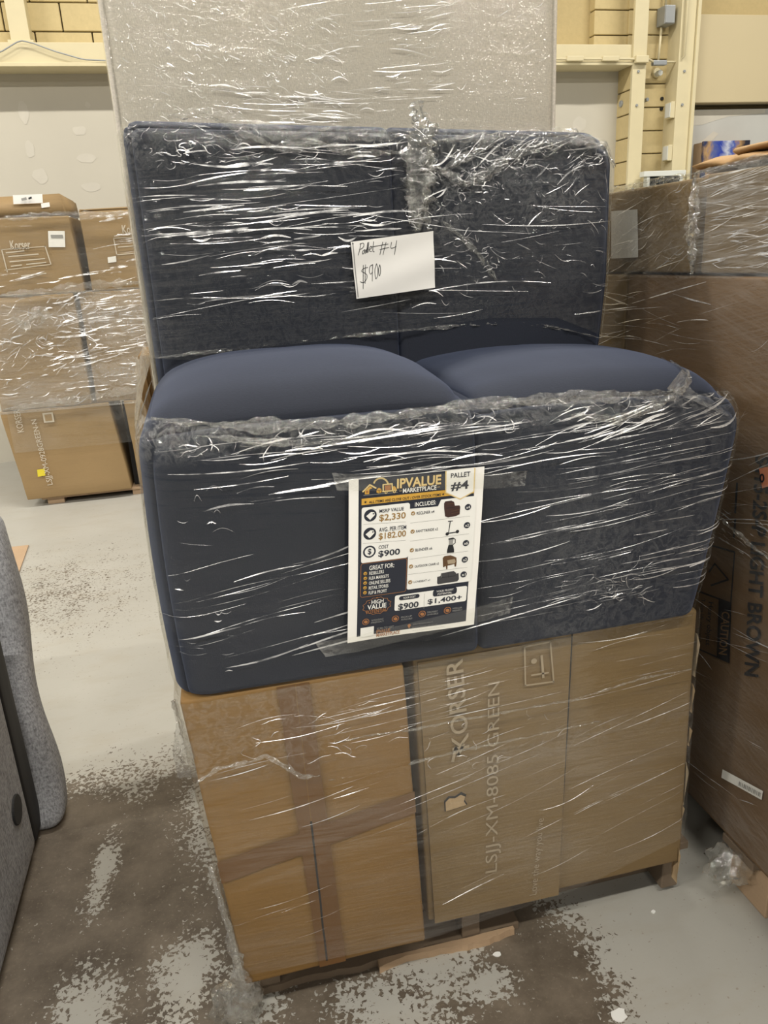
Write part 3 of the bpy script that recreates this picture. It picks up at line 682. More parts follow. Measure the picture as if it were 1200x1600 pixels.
sticker('small_sticker', 168, 400, 181, 409, 'label', fb6, y=YB+.03)
p = Print()
def brand(t, u0, v0, u1, v1, y, bold=.02):
    a = PY(u0, v0, y); b_ = PY(u1, v1, y); V2, Fc = glyphs(t, bold)
    p.add([(a[0]+(b_[0]-a[0])*gx, b_[2]+(a[2]-b_[2])*gy) for gx, gy in V2], Fc, 'palefar', 3)
brand('Korser', 15, 376, 49, 389, YB)
for (u0, v0, u1, v1) in ((3, 390, 72, 385), (8, 422, 80, 413)): 
    a = PY(u0, v0, YB); b_ = PY(u1, v1, YB); p.line([(a[0], a[2]), (b_[0], b_[2])], .004, 'palefar', 3)
for (u0, v0, u1, v1) in ((3, 390, 12, 425), (71, 385, 80, 413), (14, 401, 60, 397), (16, 409, 70, 404), (10, 395, 38, 392), (18, 416, 34, 414), (42, 413, 72, 410), (34, 431, 72, 427)):
    a = PY(u0, v0, YB); b_ = PY(u1, v1, YB); p.line([(a[0], a[2]), (b_[0], b_[2])], .006, 'palefar', 3)
p.build('printed_text', yplane(YB-.004), fb5)
p = Print(); brand('Korser', 190, 352, 224, 364, YB+.03)
for (u0, v0, u1, v1) in ((177, 372, 225, 370), (177, 372, 182, 398), (182, 398, 228, 394), (184, 386, 222, 383)):
    a = PY(u0, v0, YB); b_ = PY(u1, v1, YB); p.line([(a[0], a[2]), (b_[0], b_[2])], .005, 'palefar', 3)
p.build('printed_text', yplane(YB+.026), fb6)

# ================================================================== STACK AT THE RIGHT
rp = empty('wooden_pallet', (1.5, 1.4, 0), 'brown wooden pallet under the big carton at the right edge', 'pallet')
for y in (.62, 1.08, 1.74): box('block', 1.03, 1.15, y, y+.12, 0, .118, 'woodlight', rp, .004); box('block', 1.85, 1.97, y, y+.12, 0, .118, 'woodlight', rp, .004)
for y in (.60, .86, 1.10, 1.36, 1.62, 1.78): box('deck_board', 1.0, 2.0, y, y+.10, .1185, .138, 'wood', rp, .002)
XR = 1.0
def rcarton(x0, x1, y0, y1, z0, z1, lab, mat='card_r', seed=0, rot=0.):
    c = np.array(carton(x0, x1, y0, y1, z0, z1), float)
    if rot:
        cx, cy = x0, y1; d = c[..., :2]-np.array([cx, cy]); ca, sa = math.cos(rot), math.sin(rot)
        c[..., 0] = cx+d[..., 0]*ca-d[..., 1]*sa; c[..., 1] = cy+d[..., 0]*sa+d[..., 1]*ca
    rt = carton_root('carton', c, lab); hexa('carton_body', c, .006, mat, rt, (8, 12, 12), .006, seed); return rt
rA = rcarton(1.0, 1.98, .55, 1.715, .141, 1.325, 'huge brown carton lettered LIGHT BROWN at the right edge', seed=41)
rB = rcarton(1.0, 1.98, 1.722, 2.05, .141, 1.325, 'brown carton just behind the huge lettered carton on the right pallet', 'card2', 42)
rC = rcarton(1.0, 1.7, 1.470, 2.0, 1.330, 1.512, 'flat carton with a white label on top of the right stack, behind the kraft paper', 'card2', 43)
rD = rcarton(1.0, 1.25, .70, 1.440, 1.330, 1.515, 'flat carton under glossy film at the top right edge of the photo', 'card2', 44, .10)
fy = lambda a, b, l: np.array([XR-.005-.0006*l, a, b])
def vtext(pr, t, p0, p1, hpx, mat, bold):
    """reads downwards: from p0 (top) to p1 (bottom) in the photograph, on the plane x = XR"""
    V2, Fc = glyphs(t, bold); out = []
    for gx, gy in V2:
        u = p0[0]+(p1[0]-p0[0])*gx; v = p0[1]+(p1[1]-p0[1])*gx; q = PX(u+hpx*(gy-.5), v+(gy-.5)*hpx*.15, XR); out.append((q[1], q[2]))
    pr.add(out, Fc, mat, 2)
p = Print()
vtext(p, 'S415-2S-P LIGHT BROWN', (1196, 712), (1178, 1056), 23, 'ink', .025)
p.build('printed_code', fy, rA)
p = Print()
pa = lambda u, v: (lambda q: (q[1], q[2]))(PX(u, v, XR))
for a, b_ in (((1092, 922), (1146, 942)), ((1146, 942), (1143, 1034)), ((1143, 1034), (1092, 1012)), ((1128, 936), (1125, 1026)), ((1152, 862), (1146, 942)), ((1092, 845), (1152, 862)), ((1121, 880), (1142, 905)), ((1142, 905), (1115, 914)), ((1121, 880), (1112, 893))):
    p.line([pa(*a), pa(*b_)], .004, 'ink', 2)
p.poly([pa(1128, 937), pa(1146, 943), pa(1143, 1033), pa(1125, 1026)], 'ink', 2)
for a, b_ in (((1156, 755), (1153, 800)), ((1153, 812), (1151, 838))): p.line([pa(*a), pa(*b_)], .006, 'ink', 2)
vtext(p, 'CAUTION', (1139, 955), (1134, 1022), 13, 'card_r', .02)
p.V = [(a, b_, 4 if i >= len(p.V)-len(glyphs('CAUTION', .02)[0]) else l) for i, (a, b_, l) in enumerate(p.V)]
vtext(p, 'Heavy object', (1114, 940), (1109, 1008), 10, 'ink', .01)
vtext(p, 'Team lift required', (1102, 935), (1096, 1002), 8, 'ink', .0)
p.build('caution_mark', fy, rA)
def rsticker(name, pts, mat, parent, lift=.006):
    return mesh(name, [PX(u, v, XR-lift) for u, v in pts], [tuple(range(len(pts)))[::-1]], mat, parent)
rsticker('orange_sticker', [(1186, 732), (1212, 727), (1216, 755), (1191, 763)], 'orange', rA, .008)
p = Print(); vv, ff = glyphs('0', .03)
p.add([(lambda q: (q[1], q[2]))(PX(1194+8*gx, 753-14*gy, XR)) for gx, gy in vv], ff, 'ink', 9); p.build('sticker_digit', fy, rA)
rsticker('barcode_label', [(1129, 1202), (1192, 1236), (1190, 1250), (1127, 1215)], 'label', rA)
for k in range(14):
    t0 = .42+.04*k; f0 = lambda t, b: (1129+63*t+(-2*b), 1202+34*t+13*b)
    rsticker('barcode_bar', [f0(t0, .35), f0(t0+.016+.01*(k % 3 == 0), .35), f0(t0+.016+.01*(k % 3 == 0), .85), f0(t0, .85)], 'greyink', rA, .0075)
rsticker('address_label', [(955, 330), (996, 327), (997, 402), (955, 404)], 'label', rC)
# kraft paper thrown on top
kp = empty('kraft_paper', (1.2, 1.4, 1.52), 'crumpled brown kraft paper lying on top of the right stack', 'paper')
def kraft_fold(y0, y1, xc, a, z0, z1, b_, seed):
    n, m = 70, 18; V = []
    for i in range(n):
        t = i/(n-1); y = y0+(y1-y0)*t; e_ = min(1, 7*t+.25)
        bb = b_*e_*(1+.7*float(fbm(t*9, 0, seed))); zc = z0+(z1-z0)*t+bb; xx = xc+.03*float(fbm(t*7, 3, seed))
        for k in range(m):
            th = 2*math.pi*k/m; q = 1+.55*float(fbm(t*16+math.cos(th)*1.2, math.sin(th)*1.6, seed+2))
            V.append((xx-a*e_*math.cos(th)*(1+.12*float(vn(t*14, k, seed))), y+.02*float(vn(k*.9, t*5, seed)), max(1.518, zc+bb*math.sin(th)*q)))
    return mesh('fold', V, [(i*m+k, i*m+(k+1) % m, (i+1)*m+(k+1) % m, (i+1)*m+k) for i in range(n-1) for k in range(m)]+[tuple(range(m))[::-1], tuple(range((n-1)*m, n*m))], 'kraft', kp, True)
kraft_fold(1.60, .80, 1.20, .185, 1.519, 1.523, .017, 3); kraft_fold(1.50, .80, 1.22, .19, 1.536, 1.552, .013, 7); kraft_fold(1.37, .80, 1.21, .165, 1.566, 1.580, .010, 12)

# ================================================================== GREY RECLINER AT THE LEFT EDGE
rec = empty('recliner', (-.95, 1.6, 0), 'heather grey fabric recliner lying at the left edge of the photo', 'recliner')
softbox('side_panel', -1.3, -.560, .85, 1.775, .012, .64, .03, 'chenille', rec, None, (8, 12, 10), 4)
softbox('gap_lining', -1.28, -.562, 1.770, 1.86, .02, .62, .01, 'dark', rec, None, (4, 3, 6), 3)  # black block put in as the shade of the gap behind the side panel
def recw(W, N):
    z = W[:, 2]; W[:, 1] += np.clip(z, 0, 1)*.34; W[:, 0] += (.010-.085*np.clip(z, 0, 1)+.008*np.sin(z*13))*np.clip(N[:, 0]+.6, 0, 1)
    W[:, 1] += .012*np.sin(z*16); return W
softbox('back_cushion', -1.3, -.515, 1.815, 1.925, .0, .80, .04, 'chenille', rec, recw, (8, 8, 34), 5)
cyl('control_dial', -.561, 1.676, .198, .036, .012, 'dark', rec, 'X', 24)

# ================================================================== SMALL THINGS ON THE FLOOR
q = [PZ(*a, 0) for a in ((18, 856), (45, 853), (30, 895), (24, 900))]
V = [(a[0], a[1], .0) for a in q]+[(a[0], a[1], .006) for a in q]
sc_ = mesh('cardboard_scrap', V, [(4, 7, 6, 5), (0, 1, 5, 4), (1, 2, 6, 5), (2, 3, 7, 6), (3, 0, 4, 7)], 'woodlight'); tag(sc_, 'small wedge of pale corrugated cardboard on the floor beside the grey recliner', 'scrap')
for (u, v, r_, lab) in ((967, 1587, .016, 'white paint chip, largest of the chips at the bottom right'), (777, 1492, .008, 'small pale flake on bare concrete in front of the pallet'), (1021, 1425, .005, 'tiny white chip on the grey paint right of the pallet foot')):
    c = PZ(u, v, 0); n = 11; V = []
    for z in (0.0, .002):
        for k in range(n):
            a = 2*math.pi*k/n; rr = r_*(1+.7*float(vn(k*1.3, u))); V.append((c[0]+rr*math.cos(a), c[1]+rr*.8*math.sin(a), z))
    o = mesh('paint_chip', V, [tuple(range(n))[::-1], tuple(range(n, 2*n))]+[(k, (k+1) % n, n+(k+1) % n, n+k) for k in range(n)], 'whiteink'); tag(o, lab, 'paint chip')

# ================================================================== STRETCH FILM
from mathutils import geometry as mgeo
def hull2(pts):
    pts = sorted(set(map(tuple, np.round(pts, 5)))); 
    def half(ps):
        h = []
        for p in ps:
            while len(h) >= 2 and (h[-1][0]-h[-2][0])*(p[1]-h[-2][1])-(h[-1][1]-h[-2][1])*(p[0]-h[-2][0]) <= 0: h.pop()
            h.append(p)
        return h
    return half(pts)          # lower hull = front side, left to right
def wrap_chain(verts, zs, tol, nu, yback, off, sm=2):
    """front half of the taut outline round some objects at each height, left -> front -> right"""
    C = []; last = None
    for z in zs:
        q = verts[np.abs(verts[:, 2]-z) < tol]
        if len(q) >= 4:
            xl, xr = q[:, 0].min(), q[:, 0].max(); yl = q[q[:, 0] < xl+.02][:, 1].max(); yr = q[q[:, 0] > xr-.02][:, 1].max()
            pts = np.vstack([q[:, :2], [(xl-.0005, min(yback, yl)), (xr+.0005, min(yback, yr))]])
            ch = np.array(hull2(pts)); d = np.r_[0, np.cumsum(np.linalg.norm(np.diff(ch, axis=0), axis=1))]; s_ = np.linspace(0, d[-1], nu)
            last = np.stack([np.interp(s_, d, ch[:, 0]), np.interp(s_, d, ch[:, 1])], 1)
        C.append(last)
    first = next(c for c in C if c is not None); C = np.array([first if c is None else c for c in C])
    for _ in range(sm):
        D = C.copy(); D[1:-1] = (C[:-2]+2*C[1:-1]+C[2:])/4; C = D
        D = C.copy(); D[:, 1:-1] = (C[:, :-2]+2*C[:, 1:-1]+C[:, 2:])/4; C = D
    T = np.gradient(C, axis=1); T /= np.maximum(np.linalg.norm(T, axis=2, keepdims=True), 1e-9)
    Nn = np.stack([T[..., 1], -T[..., 0]], 2); return C+Nn*off, Nn
def film_sheet(name, parent, verts, z0, z1, nz, nu, nv, tol, yback, off, mat, zb=None, zt=None, disp=None, crum=None):
    zs = np.linspace(z0, z1, nz); C, Nn = wrap_chain(verts, zs, tol, nu, yback, off)
    L = np.linalg.norm(np.diff(C[nz//2], axis=0), axis=1).sum(); um = np.linspace(0, L, nu)
    V = np.zeros((nv, nu, 3)); UV = np.zeros((nv, nu, 2)); cr = np.zeros((nv, nu))
    for i in range(nu):
        xm = C[nz//2, i, 0]; lo = zb(xm) if zb else z0; hi = zt(xm) if zt else z1; zz = np.linspace(lo, hi, nv)
        x = np.interp(zz, zs, C[:, i, 0]); y = np.interp(zz, zs, C[:, i, 1]); nx = np.interp(zz, zs, Nn[:, i, 0]); ny = np.interp(zz, zs, Nn[:, i, 1])
        d = disp(um[i], zz, xm) if disp else 0
        V[:, i, 0] = x+nx*d; V[:, i, 1] = y+ny*d; V[:, i, 2] = zz; UV[:, i, 0] = um[i]; UV[:, i, 1] = zz
        if crum: cr[:, i] = crum(x, zz)
    return mesh(name, V.reshape(-1, 3), quads(nu, nv), mat, parent, True, uv=UV.reshape(-1, 2), attr=cr.ravel())
def band(v, c, w_): return np.clip(1-np.abs(v-c)/w_, 0, 1)

film = empty('stretch_film', (.4, 1.1, .1), 'clear stretch film wound around the navy loveseat and its cartons', 'stretch film')
vs = np.vstack([wverts(s1), wverts(s2)]); vb = np.vstack([wverts(b1), wverts(b2)]); vl = np.vstack([wverts(lb), wverts(rb)])
# sheet over the backrest
zb_back = lambda x: np.interp(x, [-.12, 0, .12, .25, .41, .60, .75, .87, .9], [1.232, 1.222, 1.238, 1.242, 1.250, 1.262, 1.252, 1.205, 1.2])
zt_back = lambda x: np.interp(x, [-.12, .0, .4, .7, .88], [1.652, 1.651, 1.632, 1.620, 1.600])
def d_back(u, z, x):
    a = .0035*vn(u*2.2+z*.2, z*34, 1)+.0022*vn(u*4-z*.7, z*75, 4)
    a = a*(1-.5*band(z, 1.27, .07))+.007*np.abs(fbm(u*14, z*22, 6))*np.clip((z-1.57)/.06, 0, 1); return np.abs(a)+.0005
def c_back(x, z):
    return np.clip((z-1.55)/.07, 0, 1)*(.55+.9*vn(x*7, z*9, 3))+.55*np.clip((x-.44)/.05, 0, 1)*np.clip((z-1.36)/.12, 0, 1)*np.clip(.4+2*vn(x*6, z*8, 8), 0, 1)+.12
film_sheet('back_sheet', film, vb, 1.19, 1.654, 60, 300, 150, .014, 1.72, .004, 'filmA', zb_back, zt_back, d_back, c_back)
# sheet over the seat fronts
zt_seat = lambda x: np.interp(x, [-.13, -.08, .0, .10, .22, .40, .55, .68, .78, .86, .9], [1.195, 1.186, 1.180, 1.170, 1.166, 1.172, 1.168, 1.160, 1.150, 1.150, 1.14])
def d_seat(u, z, x):
    a = .0030*vn(u*1.6+z*.8, z*30+u*3.2, 2)+.0016*vn(u*3, z*80+u*8, 5)
    a = a*(.25+1.0*np.clip(.5+1.5*vn(u*1.3, z*5, 9), 0, 1))+.006*np.abs(fbm(u*16, z*30, 7))*np.clip((z-1.13)/.04, 0, 1); return np.abs(a)+.0005
def c_seat(x, z): return np.clip((z-1.12)/.05, 0, 1)*.8+.03+.28*np.clip((x-.40)/.15, 0, 1)*np.clip(.6+1.2*vn(x*3, z*9, 4), 0, 1)
film_sheet('seat_sheet', film, vs, .72, 1.19, 70, 320, 150, .016, 1.60, .004, 'filmB', None, zt_seat, d_seat, c_seat)
# sheet over the cartons
def d_box(u, z, x):
    a = .0030*vn(u*1.4, z*26-u*4.5, 12)+.0014*vn(u*3, z*70-u*10, 15); return np.abs(a)+.0008
def c_box(x, z): return .35*np.clip((z-.55)/.05, 0, 1)*np.clip((.28-x)/.2, 0, 1)+.35*band(z, .52, .05)*np.clip((x-.28)/.1, 0, 1)
film_sheet('carton_sheet', film, vl, .15, .735, 40, 260, 130, .03, 1.60, .009, 'filmC', lambda x: np.interp(x, [-.1, .3, .6, .9], [.17, .15, .16, .22]), None, d_box, c_box)
# sheet over the grey slab
def d_slab(u, z, x): return np.abs(.0010*vn(u*2.4, z*36+u*7, 21)+.0008*vn(u*5, z*60-u*3, 22))+.001
film_sheet('panel_sheet', film, wverts(sb), 1.60, 2.12, 20, 220, 110, .05, 1.90, .004, 'filmP', None, None, d_slab, lambda x, z: .25+.0*x)
# side sheets spanning from the slab and rear carton forward to the seat and the backrest
def span(name, A, Bp, n, m, mat, amp, seed, cr=.3, parent=None):
    """ruled, wrinkled sheet between two polylines"""
    A = resample(A, n); Bp = resample(Bp, n); V = []; UV = []; C = []
    for j in range(m):
        t = j/(m-1)
        for i in range(n):
            q = A[i]*(1-t)+Bp[i]*t; d = amp*2*float(fbm(i*.22+t*3, t*7+i*.05, seed))*math.sin(math.pi*min(1, max(0, t*.9+.05)))
            V.append(q+np.array([d*.8, d*.5, 0])); UV.append((t*.4, q[2])); C.append(cr)
    return mesh(name, V, quads(n, m), mat, parent or film, True, uv=UV, attr=C)
span('side_sheet', [(-.121, 1.86, z) for z in (1.10, 1.3, 1.5, 1.66)], [(-.099, 1.60, z) for z in (1.20, 1.3, 1.5, 1.64)], 60, 20, 'filmA', .004, 2)
span('side_sheet', [(-.162, 2.03, 1.20), (-.162, 2.03, 1.05), (-.162, 2.03, .76)], [(-.113, 1.20, 1.17), (-.118, 1.16, 1.0), (-.116, 1.17, .76)], 50, 30, 'filmA', .010, 6, .5)
span('side_sheet', [(-.125, 1.84, 1.24), (-.150, 1.95, 1.19), (-.162, 2.03, 1.19)], [(-.102, 1.58, 1.22), (-.108, 1.4, 1.20), (-.113, 1.20, 1.165)], 40, 16, 'filmX', .006, 9, .7)

# gathered edges and folds
def crumple_ribbon(name, path, wd, amp, mat='filmX', n=90, m=9, seed=0, up_=(0, 0, 1), parent=None, nrm=(0, -1, 0)):
    path = resample(path, n); V = []; UV = []; nrm = np.array(nrm, float); up_ = np.array(up_, float); L = 0
    for i in range(n):
        if i: L += np.linalg.norm(path[i]-path[i-1])
        t = path[min(i+1, n-1)]-path[max(i-1, 0)]; t /= max(1e-9, np.linalg.norm(t)); s_ = np.cross(nrm, t); s_ /= max(1e-9, np.linalg.norm(s_))
        ww = wd*(.75+.9*float(vn(i*.22, 0, seed)))*(min(1, 6*i/n+.15))*(min(1, 6*(1-i/n)+.1))
        for j in range(m):
            b_ = j/(m-1)-.5
            d = amp*(abs(float(fbm(L*60, j*.9, seed)))*2.2+.25*math.cos(b_*math.pi)); e_ = .25*wd*float(vn(L*70, j*.8, seed+3))
            V.append(path[i]+s_*(b_*ww+e_)+nrm*d); UV.append((L, b_*wd))
    return mesh(name, V, [f for f in quads(m, n)], mat, parent or film, True, uv=UV, attr=np.full(len(V), .9))
Yb = 1.562
def bk(*px, y=Yb): return [PY(u, v, y) for u, v in px]
# twisted bunch hanging over the top of the backrest
pts = resample(bk((650, 158), (655, 180), (662, 205), (656, 240), (660, 275), (654, 320), (652, 362)), 60)
tube('twist', pts, [.006+.017*math.sin(math.pi*min(1, (i+4)/62))**.8*(1.0+.6*float(vn(i*.3, 4))) for i in range(60)], 'filmX', film, 14, True, .9, .55, 3)
crumple_ribbon('twist', bk((668, 215), (672, 260), (664, 310), (668, 360)), .022, .008, n=60, seed=5)
crumple_ribbon('twist', bk((640, 205), (638, 250), (644, 300), (640, 350)), .016, .006, n=60, seed=15)
crumple_ribbon('fold', bk((676, 260), (700, 275), (728, 289), (760, 272), (795, 246), (835, 228), (890, 218), (945, 232)), .030, .010, n=130, seed=7)
crumple_ribbon('fold', bk((690, 345), (720, 370), (750, 400), (775, 440)), .014, .005, n=70, seed=8)
crumple_ribbon('fold', bk((690, 265), (720, 250), (760, 225), (790, 212)), .018, .006, n=70, seed=9)
crumple_ribbon('gathered_edge', bk((262, 182), (330, 178), (400, 196), (450, 215), (520, 205), (580, 214), (640, 212)), .026, .009, n=140, seed=10)
crumple_ribbon('gathered_edge', bk((330, 185), (380, 205), (430, 232), (500, 226), (560, 240), (630, 238)), .018, .006, n=120, seed=11)
crumple_ribbon('gathered_edge', bk((680, 222), (760, 214), (840, 208), (900, 210), (940, 225), (958, 262)), .022, .008, n=120, seed=12)
crumple_ribbon('hem', [PY(u, v, 1.566) for u, v in ((240, 560), (300, 552), (380, 545), (480, 531), (560, 524), (640, 516), (720, 508), (800, 503), (870, 512), (937, 528))], .011, .006, n=160, m=6, seed=13)
# hem of the seat sheet
hem = [(-.085, 1.165, 1.190), (-.03, 1.140, 1.182), (.05, 1.128, 1.172), (.12, 1.122, 1.168), (.22, 1.120, 1.166), (.32, 1.122, 1.170), (.405, 1.124, 1.172), (.50, 1.122, 1.170), (.60, 1.122, 1.166), (.68, 1.125, 1.160), (.74, 1.128, 1.158), (.79, 1.16, 1.160)]
crumple_ribbon('hem', hem, .022, .007, n=200, m=9, seed=14)
crumple_ribbon('hem', [(.56, 1.116, 1.140), (.64, 1.112, 1.128), (.70, 1.114, 1.140), (.76, 1.120, 1.160), (.80, 1.16, 1.178), (.825, 1.26, 1.190)], .020, .007, n=100, m=8, seed=16)
crumple_ribbon('hem', [(-.02, 1.126, 1.165), (.06, 1.114, 1.150), (.14, 1.110, 1.140), (.24, 1.110, 1.142)], .012, .005, n=80, m=6, seed=17)
span('shoulder_sheet', [(.815, 1.27, 1.196), (.80, 1.18, 1.186), (.74, 1.13, 1.165)], [(.893, 1.28, 1.12), (.892, 1.16, 1.105), (.85, 1.116, 1.11)], 50, 24, 'filmX', .006, 19, .9)
# film hanging loose at the left of the taped carton, its lower edge and the tail on the floor
span('loose_flap', [PY(u, v, 1.125) for u, v in ((276, 1092), (283, 1120), (300, 1170), (316, 1216))], [PY(u, v, 1.16) for u, v in ((267, 1095), (275, 1130), (269, 1170), (278, 1216))], 40, 14, 'filmX', .006, 23, .5)
crumple_ribbon('hem', [PY(u, v, 1.108) for u, v in ((308, 1222), (340, 1200), (390, 1190), (415, 1180), (450, 1200), (470, 1213), (500, 1211))], .012, .004, n=80, m=7, seed=24)
crumple_ribbon('hem', [PY(u, v, 1.125) for u, v in ((520, 1160), (580, 1148), (640, 1140), (700, 1128), (790, 1112), (900, 1092), (1000, 1060), (1080, 1045))], .006, .003, n=100, m=5, seed=26)
crumple_ribbon('hem', [PY(u, v, 1.125) for u, v in ((510, 1218), (600, 1202), (640, 1192), (720, 1172), (830, 1150), (940, 1125))], .006, .003, n=100, m=5, seed=27)
tl = resample([(-.095, 1.13, .40), (-.078, 1.12, .27), (-.070, 1.11, .17), (-.066, 1.13, .10), (-.082, 1.16, .04), (-.085, 1.165, .018)], 50)
tube('tail', tl, [.004+.030*(i/49)**2.2 for i in range(50)], 'filmX', film, 16, True, .8, .8, 31)
def wad(name, c, r, parent, seed, flat=.8):
    bm = bmesh.new(); bmesh.ops.create_icosphere(bm, subdivisions=4, radius=1); V = np.array([v.co[:] for v in bm.verts]); Fc = [[v.index for v in f.verts] for f in bm.faces]; bm.free()
    k = np.array([mnoise.noise(Vector(v)*2.2+Vector((seed, 0, 0)))+.6*abs(mnoise.noise(Vector(v)*6+Vector((0, seed, 0)))) for v in V])
    W = V*(1+.55*k)[:, None]*r; W[:, 2] *= flat; W += np.array(c); W[:, 2] = np.maximum(W[:, 2], .002)
    return mesh(name, W, Fc, 'filmX', parent, True, uv=np.stack([np.arctan2(V[:, 1], V[:, 0])*r, V[:, 2]*r], 1), attr=np.full(len(V), .22))
wad('tail', (-.092, 1.165, .030), .042, film, 3)

# film on the left rear stack
f2 = empty('stretch_film', (-.6, 4.98, .05), 'shiny stretch film around the left rear stack of cartons', 'stretch film')
def flat_sheet(name, fn, a0, a1, b0, b1, nu, nv, mat, parent, disp, cr):
    V = []; UV = []; C = []
    for j in range(nv):
        for i in range(nu):
            a = a0+(a1-a0)*i/(nu-1); b_ = b0+(b1-b0)*j/(nv-1); V.append(fn(a, b_, disp(a, b_))); UV.append((a, b_)); C.append(cr(a, b_))
    return mesh(name, V, quads(nu, nv), mat, parent, True, uv=UV, attr=C)
fq = lambda a, b_, d: (a, YB-.012-d, b_)
dL = lambda a, b_: .010*abs(float(vn(a*3, b_*22, 31)))+.006*abs(float(vn(a*7, b_*55, 33)))
flat_sheet('middle_sheet', fq, -1.24, .12, .60, 1.29, 150, 130, 'filmL', f2, dL, lambda a, b_: .35+.5*min(1, max(0, (a+.85)/.2)))
flat_sheet('top_sheet', lambda a, b_, d: (a, YB-.010-d*.4, b_), -1.30, .07, 1.30, 1.715, 120, 60, 'filmC', f2, dL, lambda a, b_: .1)
flat_sheet('lower_sheet', lambda a, b_, d: (a, YB-.012-d*.4, b_), -1.19, .12, .36, .61, 120, 40, 'filmC', f2, dL, lambda a, b_: .15)
crumple_ribbon('hem', [PY(u, v, YB-.02) for u, v in ((0, 342), (50, 338), (105, 333), (125, 338), (215, 331))], .05, .012, n=90, seed=41, parent=f2)
crumple_ribbon('hem', [PY(u, v, YB-.02) for u, v in ((0, 462), (70, 456), (140, 446), (225, 440))], .06, .014, n=90, seed=42, parent=f2)
crumple_ribbon('fold', [PY(u, v, YB-.03) for u, v in ((20, 495), (40, 510), (62, 480), (72, 492), (66, 505))], .05, .02, n=60, seed=43, parent=f2)
crumple_ribbon('hem', [PY(u, v, YB-.02) for u, v in ((5, 640), (60, 632), (130, 622), (200, 610), (232, 605))], .05, .014, n=90, seed=44, parent=f2)

# film on the right stack
f3 = empty('stretch_film', (1.0, 1.3, .14), 'stretch film over the big cartons at the right edge', 'stretch film')
fx = lambda a, b_, d: (XR-.008-d, a, b_)
dR = lambda a, b_: .006*abs(float(vn(a*3, b_*26+a*12, 51)))+.003*abs(float(vn(a*5, b_*60-a*14, 53)))
flat_sheet('side_sheet', fx, .58, 2.04, .16, 1.325, 170, 170, 'filmR', f3, dR, lambda a, b_: .05)
flat_sheet('top_side_sheet', fx, 1.455, 2.02, 1.32, 1.525, 90, 40, 'filmR', f3, dR, lambda a, b_: .3)
ca, sa = math.cos(.10), math.sin(.10)
fd = lambda a, b_, d: (1.0-(a-1.445)*sa-.008*ca-d*ca, 1.445+(a-1.445)*ca-.008*sa-d*sa, b_)
MT['filmD'] = mat_film('stretch_film_glossy', .16, -.10, .02, .22, 1.8, .0022, .0008, .003, .10)
flat_sheet('near_top_sheet', fd, .72, 1.455, 1.322, 1.525, 110, 60, 'filmD', f3, lambda a, b_: .008*abs(float(vn(a*3, b_*40+a*9, 61)))+.005*abs(float(vn(a*6, b_*90-a*8, 63))), lambda a, b_: .1)
crumple_ribbon('corner_fold', [(.988, 1.452, 1.52), (.985, 1.450, 1.46), (.985, 1.446, 1.40), (.988, 1.442, 1.33)], .04, .008, n=70, seed=71, parent=f3, nrm=(-1, 0, 0))
crumple_ribbon('hem', [(.99, 2.0, 1.515), (.99, 1.7, 1.515), (.988, 1.46, 1.518)], .02, .006, n=70, seed=72, parent=f3, nrm=(-1, 0, 0))
crumple_ribbon('hem', [(.988, 1.455, 1.52), (1.0, 1.30, 1.524), (1.02, 1.0, 1.524)], .018, .006, n=70, seed=73, parent=f3, nrm=(-1, 0, 0))
crumple_ribbon('hem', [(.985, 1.30, .86), (.985, 1.2, .835), (.985, 1.05, .81)], .012, .005, n=60, m=6, seed=74, parent=f3, nrm=(-1, 0, 0))
wad('film_wad', (.982, 1.15, .095), .038, f3, 9, .9)

R_ = random.Random(77)
# milky creases as added white facets; colour and tilt stand in for glints
from mathutils.bvhtree import BVHTree
def bvh_of(objs):
    V = []; Fc = []
    for o in objs:
        b_ = len(V); V += [tuple(v.co) for v in o.data.vertices]; Fc += [tuple(b_+i for i in p_.vertices) for p_ in o.data.polygons]
    return BVHTree.FromPolygons(V, Fc)
def creases(name, parent, bv, items, org, dirv, lift=.0016, tilt=(4, 30)):
    """items: list of (polyline of (a, b) on the sheet, half width); org(a, b) gives the ray start, dirv its direction"""
    V = []; Fc = []; dv = Vector(dirv)
    for pts, hw in items:
        P3 = []; tl_ = math.tan(math.radians(R_.uniform(*tilt)))
        for a, b_ in pts:
            h_ = bv.ray_cast(Vector(org(a, b_)), dv)
            if h_[0] is None: break
            P3.append(np.array(h_[0])-np.array(dirv)*lift)
        n = len(P3)
        if n < 3: continue
        for i, q in enumerate(P3):
            t = P3[min(i+1, n-1)]-P3[max(i-1, 0)]; t /= max(1e-9, np.linalg.norm(t)); s_ = np.cross(t, np.array(dirv)); s_ = s_ if s_[2] >= 0 else -s_
            w_ = hw*1.25*math.sin(math.pi*(i+.35)/(n-.3))**.7; dd = np.array(dirv)*w_*tl_
            V += [q+s_*w_+dd, q-s_*w_-dd]
        b0 = len(V)-2*n
        Fc += [(b0+2*i, b0+2*i+1, b0+2*i+3, b0+2*i+2) for i in range(n-1)]
    o = mesh(name, V, Fc, 'crease', parent, True); o['kind'] = 'stuff'; return o
def streaks(n, a0, a1, b0, b1, lmin, lmax, ang, jit, hw, bend=.004, seg=8):
    out = []
    for _ in range(n):
        L = lmin+(lmax-lmin)*R_.random()**2; a = R_.uniform(a0, a1); b_ = R_.uniform(b0, b1); th = ang+R_.gauss(0, jit); bd = R_.gauss(0, bend); w_ = hw*R_.choice((.35, .5, .5, .7, 1, 1.5))
        out.append(([(a+math.cos(th)*L*(i/seg-.5), b_+math.sin(th)*L*(i/seg-.5)+bd*math.sin(math.pi*i/seg)) for i in range(seg+1)], w_))
    return out
